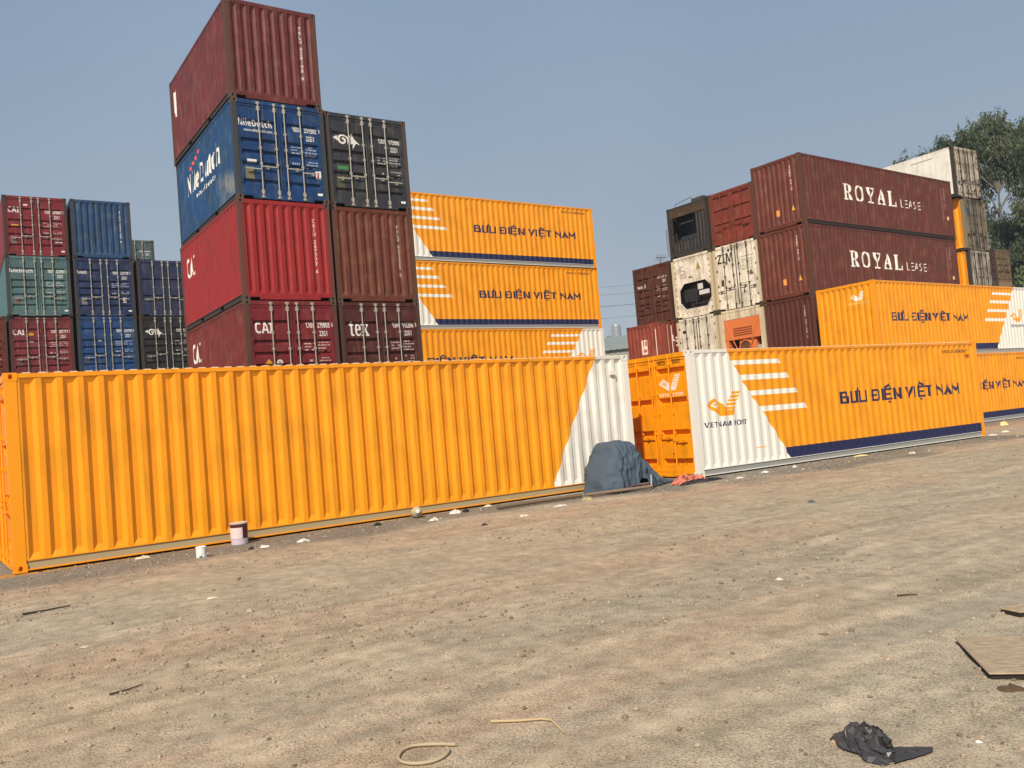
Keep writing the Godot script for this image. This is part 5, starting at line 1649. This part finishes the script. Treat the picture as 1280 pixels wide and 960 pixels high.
func build_clutter() -> void:
	# tarpaulin over something, at the end of the long container
	var tm := StandardMaterial3D.new()
	tm.albedo_color = rgb(74, 88, 101); tm.roughness = 0.72; tm.metallic_specular = 0.35
	var nt := NoiseTexture2D.new(); nt.width = 512; nt.height = 512; nt.seamless = true; nt.as_normal_map = true; nt.bump_strength = 9.0
	var fn := FastNoiseLite.new(); fn.seed = 9; fn.frequency = 0.018; fn.fractal_octaves = 5; fn.noise_type = FastNoiseLite.TYPE_PERLIN
	nt.noise = fn
	tm.normal_enabled = true; tm.normal_texture = nt; tm.normal_scale = 0.8
	tm.uv1_triplanar = true; tm.uv1_scale = Vector3(0.8, 0.8, 0.8)
	tm.cull_mode = BaseMaterial3D.CULL_DISABLED
	var tp := thing("tarpaulin", "dark blue-grey tarpaulin draped in a heap by the open end of the long orange container", "tarpaulin", Vector3(12.02, 0, -13.83), 9.0)
	part(tp, "cover", tarp_mesh(), tm)
	var rp := MB.new()
	rp.tube(PackedVector3Array([Vector3(-0.55, 0.05, 0.44), Vector3(-0.2, 0.10, 0.5), Vector3(0.15, 0.07, 0.5), Vector3(0.5, 0.05, 0.46)]), 0.016, 0.012, 7)
	part(tp, "tie_rope", rp.mesh(), paint(rgb(120, 72, 62), 0.8))
	single("rag", creased([[-0.62, 0.05], [-0.35, 0.22], [0.05, 0.16], [0.42, 0.26], [0.66, 0.06], [0.5, -0.2], [0.1, -0.16], [-0.3, -0.14]], 0.24, 301, 4.0), paint(rgb(206, 120, 100), 0.85), "salmon pink rag crumpled at the foot of the orange doors", "rag", on_ground(13.55, -13.42), 8.0)
	single("plastic_sheet", creased([[-0.7, 0.1], [-0.2, 0.2], [0.5, 0.12], [0.95, 0.05], [0.5, -0.12], [-0.4, -0.12]], 0.09, 302, 4.0), paint(rgb(38, 36, 38), 0.5), "black plastic sheet lying flat beneath the pink rag", "plastic sheet", on_ground(13.55, -13.12), 6.0)
	var pipe_m := paint(rgb(112, 92, 74), 0.8)
	var p1 := MB.new(); p1.tube(PackedVector3Array([Vector3(8.72, 0.035, -13.5), Vector3(9.45, 0.04, -13.5), Vector3(10.66, 0.04, -13.44)]), 0.034, 0.034, 10)
	single("pipe", p1.mesh(), pipe_m, "rusty pipe on the ground, its left end free, left of the tarpaulin", "pipe", Vector3.ZERO, 0.0, "rusty pipes")
	var p2 := MB.new(); p2.tube(PackedVector3Array([Vector3(10.72, 0.04, -13.39), Vector3(12.26, 0.05, -13.11)]), 0.034, 0.034, 10)
	single("pipe", p2.mesh(), paint(rgb(132, 112, 94), 0.8), "pale rusty pipe lying along the front of the tarpaulin", "pipe", Vector3.ZERO, 0.0, "rusty pipes")
	var st := MB.new(); st.tube(PackedVector3Array([Vector3(12.26, 0.03, -13.14), Vector3(12.33, 0.27, -13.2)]), 0.02, 0.02, 8)
	single("stake", st.mesh(), paint(rgb(150, 152, 152), 0.5, 0.4), "short grey metal stake leaning at the tarpaulin's right hem", "stake", Vector3.ZERO)
	# paint bucket
	var bk := thing("paint_bucket", "tall maroon paint bucket with a pale label, standing against the long orange container", "bucket", on_ground(4.17, -14.12), 0.0)
	var body := MB.new(); body.lathe([[0.128, 0.09], [0.140, 0.325]], 28)
	part(bk, "body", body.mesh(), paint(rgb(84, 30, 36), 0.4))
	var band := MB.new(); band.lathe([[0.0, 0.0], [0.124, 0.002], [0.1275, 0.012], [0.1325, 0.092], [0.128, 0.095]], 28)
	part(bk, "base_band", band.mesh(), paint(rgb(206, 190, 206), 0.45))
	var rim := MB.new(); rim.lathe([[0.140, 0.325], [0.147, 0.332], [0.148, 0.348], [0.141, 0.352], [0.134, 0.345], [0.0, 0.338]], 28)
	part(bk, "lid", rim.mesh(), paint(rgb(196, 180, 168), 0.4))
	var lb := MB.new(); lb.lathe([[0.1335, 0.10], [0.1405, 0.275]], 14, deg_to_rad(84), deg_to_rad(200))
	part(bk, "label_patch", lb.mesh(), paint(rgb(226, 206, 204), 0.5))
	var cn := thing("paint_can", "small white can with green specks, in front of the orange container's left half", "can", on_ground(3.3, -13.08), 0.0)
	var cb := MB.new(); cb.lathe([[0.0, 0.0], [0.068, 0.002], [0.072, 0.01], [0.072, 0.148], [0.076, 0.152], [0.076, 0.162], [0.07, 0.165], [0.064, 0.155], [0.0, 0.153]], 24)
	part(cn, "body", cb.mesh(), paint(rgb(226, 228, 226), 0.4))
	var cg := MB.new(); cg.lathe([[0.0728, 0.05], [0.0728, 0.13]], 4, deg_to_rad(18), deg_to_rad(44))
	cg.lathe([[0.0728, 0.008], [0.0728, 0.035]], 4, deg_to_rad(95), deg_to_rad(128))
	part(cn, "green_print", cg.mesh(), paint(rgb(60, 120, 90), 0.5))
	# lying translucent jug
	var jg := thing("jug", "cloudy beige plastic jug lying at the foot of the long orange container", "jug", on_ground(7.42, -14.2, 0.10), 70.0)
	jg.rotation_degrees.z = 78.0
	var jb := MB.new(); jb.lathe([[0.0, -0.16], [0.08, -0.155], [0.10, -0.14], [0.104, 0.02], [0.095, 0.07], [0.05, 0.12], [0.036, 0.13]], 20)
	part(jg, "body", jb.mesh(), paint(rgb(178, 166, 132), 0.35))
	var jc := MB.new(); jc.lathe([[0.038, 0.125], [0.04, 0.16], [0.0, 0.162]], 14)
	part(jg, "cap", jc.mesh(), paint(rgb(210, 204, 190), 0.5))
	# hose hoop and sticks
	var hose := PackedVector3Array()
	for q in [[2.089, -3.777], [2.051, -3.867], [1.990, -3.921], [1.930, -3.945], [1.875, -3.93], [1.832, -3.885], [1.812, -3.84], [1.806, -3.79], [1.822, -3.74], [1.860, -3.700], [1.915, -3.682], [1.968, -3.688], [2.010, -3.715], [2.032, -3.75], [2.036, -3.775]]:
		hose.append(on_ground(q[0], q[1], 0.012))
	var cu := Curve3D.new()
	for i in hose.size():
		var tn := (hose[mini(i + 1, hose.size() - 1)] - hose[maxi(i - 1, 0)]) / 6.0
		cu.add_point(hose[i], -tn, tn)
	cu.bake_interval = 0.02
	var hm := MB.new(); hm.tube(cu.get_baked_points(), 0.0085, 0.0075, 8)
	single("cane_hoop", hm.mesh(), paint(rgb(178, 160, 130), 0.7), "tan cane bent into an open hoop on the near ground", "hoop", Vector3.ZERO)
	var sticks := [
		[[[2.409, -3.958], [2.523, -3.854], [2.596, -3.759], [2.619, -3.703], [2.573, -3.543]], 0.008, rgb(186, 164, 126), "tan stick with a bent tip, right of the cane hoop"],
		[[[0.812, -10.505], [1.047, -10.484], [1.262, -10.501]], 0.012, rgb(50, 42, 36), "dark thin stick on the ground below the left end of the long container"],
		[[[0.957, -6.319], [1.048, -6.339], [1.175, -6.400]], 0.007, rgb(74, 56, 40), "short dark twig on the bare ground at lower left"],
		[[[6.12, -3.95], [6.2, -3.92], [6.26, -3.87]], 0.007, rgb(84, 66, 50), "tiny brown twig in the middle of the ground at right"],
	]
	for q in sticks:
		var pts := PackedVector3Array()
		for e in q[0]: pts.append(on_ground(e[0], e[1], q[1] + 0.003))
		var mbk := MB.new(); mbk.tube(pts, q[1], q[1] * 0.6, 7)
		single("stick", mbk.mesh(), paint(q[2], 0.8), q[3], "stick", Vector3.ZERO, 0.0, "sticks on the ground")
	# black bag
	var bag := []
	for q in [[3.339, -2.556], [3.296, -2.429], [3.248, -2.319], [3.270, -2.24], [3.35, -2.245], [3.419, -2.297], [3.47, -2.34], [3.518, -2.379], [3.56, -2.47], [3.56, -2.53], [3.47, -2.59], [3.39, -2.59]]:
		bag.append([q[0] - 3.40, q[1] + 2.42])
	bag.reverse()
	single("plastic_bag", creased(bag, 0.12, 311, 8.0), paint(rgb(62, 60, 62), 0.42, 0.0, 0.5), "crumpled black plastic bag on the near ground at lower right", "plastic bag", on_ground(3.40, -2.42, 0.004))
	var flap := []
	for q in [[3.433, -2.316], [3.553, -2.203], [3.50, -2.166], [3.382, -2.193], [3.293, -2.216], [3.35, -2.27]]:
		flap.append([q[0] - 3.42, q[1] + 2.225])
	single("plastic_scrap", creased(flap, 0.02, 312, 10.0, 6, 30), paint(rgb(58, 56, 56), 0.5), "flat dark plastic scrap spread to the right of the black bag", "plastic scrap", on_ground(3.42, -2.225, 0.006))
	# boards
	var wood := StandardMaterial3D.new()
	var wn := NoiseTexture2D.new(); wn.width = 512; wn.height = 512; wn.seamless = true
	var wf := FastNoiseLite.new(); wf.frequency = 0.02; wf.fractal_octaves = 5; wf.seed = 4; wn.noise = wf
	var ramp := Gradient.new(); ramp.set_color(0, rgb(134, 116, 94)); ramp.set_color(1, rgb(190, 168, 138)); wn.color_ramp = ramp
	wood.albedo_texture = wn; wood.uv1_triplanar = true; wood.uv1_scale = Vector3(0.9, 2.6, 2.6); wood.roughness = 0.9
	var edge_m := paint(rgb(40, 32, 27), 0.9)
	var bd := thing("board", "dusty square wooden board with dark edges, lying at the right picture edge", "board", on_ground(4.585, -2.478, 0.004), -48.5, "boards on the ground")
	var bs := MB.new(); bevel_slab(bs, 1.1, 0.735, 0.026, 0.028)
	part(bd, "panel", bs.mesh(), wood)
	var be := MB.new()
	be.box(Vector3(0.012, -0.012, -0.723), Vector3(1.088, 0.026, -0.012))
	part(bd, "core", be.mesh(), edge_m)
	var b2 := thing("board", "grey plank end at the right picture edge, beyond the square board", "board", on_ground(5.93, -2.95, 0.0), -15.0, "boards on the ground")
	var bs2 := MB.new(); bevel_slab(bs2, 1.0, 0.17, 0.03, 0.036)
	part(b2, "panel", bs2.mesh(), wood)
	var b2e := MB.new(); b2e.box(Vector3(0.006, 0.0, -0.162), Vector3(0.99, 0.03, -0.008))
	part(b2, "core", b2e.mesh(), edge_m)
	single("wood_chunk", crumple([[-0.06, 0.03], [-0.02, 0.045], [0.05, 0.04], [0.07, 0.0], [0.05, -0.04], [-0.03, -0.04], [-0.065, -0.01]], 0.035, 320, 4), paint(rgb(86, 66, 48), 0.9), "small dark wood chunk just below the square board", "wood chunk", on_ground(4.515, -2.34), -40.0)
	# tiny crumbs of paint, paper and plastic along the foot of the row
	var cr := RandomNumberGenerator.new(); cr.seed = 909
	var cm := MultiMesh.new()
	cm.transform_format = MultiMesh.TRANSFORM_3D; cm.use_colors = true
	cm.mesh = creased(blob(0.5, 0.5, 7, 950), 0.25, 951, 3.0, 3, 12)
	cm.instance_count = 420
	var cc := [Color(0.62, 0.58, 0.50), Color(0.045, 0.04, 0.038), Color(0.30, 0.25, 0.19), Color(0.70, 0.66, 0.58), Color(0.14, 0.11, 0.085), Color(0.5, 0.26, 0.05), Color(0.10, 0.09, 0.08)]
	for i in 420:
		var x := cr.randf_range(1.0, 27.5)
		var z := front_line(x) + 0.12 + 1.7 * pow(cr.randf(), 1.8)
		var k := cr.randf_range(0.015, 0.05) + 0.0012 * x + (0.05 if cr.randf() < 0.06 else 0.0)
		cm.set_instance_transform(i, Transform3D(Basis.from_euler(Vector3(0, cr.randf() * TAU, 0)).scaled(Vector3(k, k * 0.7, k * 0.8)), on_ground(x, z, 0.002)))
		cm.set_instance_color(i, cc[cr.randi() % cc.size()])
	var co := MultiMeshInstance3D.new(); co.name = "debris"; co.multimesh = cm
	var cmat := StandardMaterial3D.new(); cmat.vertex_color_use_as_albedo = true; cmat.roughness = 0.85
	co.material_override = cmat
	co.set_meta("kind", "stuff"); co.set_meta("label", "tiny crumbs of paper, paint and plastic along the foot of the front containers"); co.set_meta("category", "debris")
	add_child(co)
	# scraps of paper and rubbish, each where it lies
	var sc := [
		[2.44, -9.35, 0.13, 0.05, 0.025, rgb(226, 208, 184), "cream paper scrap on the open ground below the white can"],
		[4.88, -13.18, 0.20, 0.10, 0.05, rgb(230, 226, 218), "white paper scrap to the right of the maroon bucket"],
		[4.26, -13.18, 0.14, 0.08, 0.05, rgb(232, 226, 212), "pale scrap with a dark neighbour in front of the maroon bucket"],
		[4.08, -13.24, 0.12, 0.06, 0.04, rgb(44, 40, 38), "black scrap in front of the maroon bucket"],
		[6.49, -13.9, 0.16, 0.09, 0.06, rgb(34, 32, 32), "black clump of rubbish left of the beige jug"],
		[7.32, -13.35, 0.18, 0.10, 0.06, rgb(222, 214, 204), "white scrap on the gravel below the beige jug"],
		[8.12, -14.0, 0.24, 0.12, 0.09, rgb(214, 206, 196), "whitish heap of rubbish at the foot of the long container"],
		[8.32, -13.95, 0.16, 0.10, 0.08, rgb(40, 38, 38), "black scrap touching the whitish heap of rubbish"],
		[9.06, -14.35, 0.22, 0.09, 0.05, rgb(198, 186, 170), "pale scrap close under the container, right of the whitish heap"],
		[9.54, -12.67, 0.34, 0.10, 0.03, rgb(228, 222, 212), "flat white sheet on the ground in front of the pipes"],
		[8.27, -12.01, 0.16, 0.09, 0.05, rgb(208, 194, 170), "beige scrap farther out, in front of the flat white sheet"],
		[7.35, -11.8, 0.12, 0.07, 0.04, rgb(66, 58, 52), "small dark scrap left of the beige scrap"],
		[10.36, -12.9, 0.2, 0.12, 0.08, rgb(176, 166, 128), "straw-coloured wisp of rubbish at the joint of the pipes"],
		[15.68, -13.1, 0.26, 0.10, 0.05, rgb(226, 220, 208), "white scrap under the logo end of the front lettered container"],
		[14.47, -12.75, 0.24, 0.09, 0.04, rgb(214, 208, 198), "white scrap right of the pink rag"],
		[16.9, -13.2, 0.22, 0.09, 0.05, rgb(220, 214, 204), "white scrap beside the first under the logo end"],
		[22.22, -14.1, 0.55, 0.2, 0.14, rgb(232, 196, 96), "bright yellow heap of rags under the navy band"],
		[19.84, -13.45, 0.5, 0.16, 0.05, rgb(224, 204, 140), "flat straw-yellow litter left of the yellow rags"],
		[20.3, -12.3, 0.3, 0.14, 0.06, rgb(214, 204, 192), "pale scrap out on the road side of the yellow rags"],
		[33.4, -16.5, 0.55, 0.2, 0.2, rgb(230, 208, 150), "cream and brown heap in front of the lower right orange container"],
		[27.0, -13.7, 0.42, 0.16, 0.08, rgb(206, 198, 200), "greyish scraps at the right corner of the front lettered container"],
		[28.6, -14.1, 0.4, 0.15, 0.06, rgb(216, 206, 196), "pale scrap at the right edge below the cream heap"],
		[11.1, -8.43, 0.16, 0.10, 0.04, rgb(74, 92, 96), "blue-grey scrap alone on the open dirt road"],
		[4.88, -3.71, 0.09, 0.03, 0.012, rgb(120, 104, 78), "dry leaf on the ground left of the square board"],
		[6.16, -5.1, 0.07, 0.05, 0.02, rgb(222, 208, 184), "tiny white scrap on the dirt above the square board"],
		[3.74, -2.1, 0.022, 0.016, 0.01, rgb(236, 232, 220), "tiny white chip right of the black bag"],
		[2.72, -14.1, 0.26, 0.07, 0.05, rgb(220, 206, 180), "pale peel of paint lying along the foot of the container's left part"],
		[1.06, -8.1, 0.10, 0.05, 0.02, rgb(196, 178, 152), "light brown scrap on the dirt at the left"],
	]
	for k in sc.size():
		var q = sc[k]
		single("litter", crumple(blob(q[2] * 0.5, q[3], 9, 400 + k), q[4], 500 + k, 3, true) if q[2] < 0.1 else creased(blob(q[2] * 0.55, q[3] * 0.9, 9, 400 + k), q[4] * 1.0, 500 + k, 3.0 / q[2], 6, 26), paint(q[5], 0.8), q[6], "litter", on_ground(q[0], q[1]), rng.randf_range(-25, 25), "scraps of litter")

func bevel_slab(b: MB, lx: float, lz: float, y0: float, y1: float) -> void:   # corner at the origin, running to +x and -z
	var e := 0.006
	b.quad(Vector3(e, y1 + e, -e), Vector3(lx - e, y1 + e, -e), Vector3(lx - e, y1 + e, -lz + e), Vector3(e, y1 + e, -lz + e))
	b.quad(Vector3(0, y1, 0), Vector3(lx, y1, 0), Vector3(lx - e, y1 + e, -e), Vector3(e, y1 + e, -e))
	b.quad(Vector3(lx, y1, 0), Vector3(lx, y1, -lz), Vector3(lx - e, y1 + e, -lz + e), Vector3(lx - e, y1 + e, -e))
	b.quad(Vector3(lx, y1, -lz), Vector3(0, y1, -lz), Vector3(e, y1 + e, -lz + e), Vector3(lx - e, y1 + e, -lz + e))
	b.quad(Vector3(0, y1, -lz), Vector3(0, y1, 0), Vector3(e, y1 + e, -e), Vector3(e, y1 + e, -lz + e))
	b.quad(Vector3(0, y0, 0), Vector3(lx, y0, 0), Vector3(lx, y1, 0), Vector3(0, y1, 0))
	b.quad(Vector3(lx, y0, 0), Vector3(lx, y0, -lz), Vector3(lx, y1, -lz), Vector3(lx, y1, 0))
	b.quad(Vector3(lx, y0, -lz), Vector3(0, y0, -lz), Vector3(0, y1, -lz), Vector3(lx, y1, -lz))
	b.quad(Vector3(0, y0, -lz), Vector3(0, y0, 0), Vector3(0, y1, 0), Vector3(0, y1, -lz))
	b.quad(Vector3(0, y0, -lz), Vector3(lx, y0, -lz), Vector3(lx, y0, 0), Vector3(0, y0, 0))
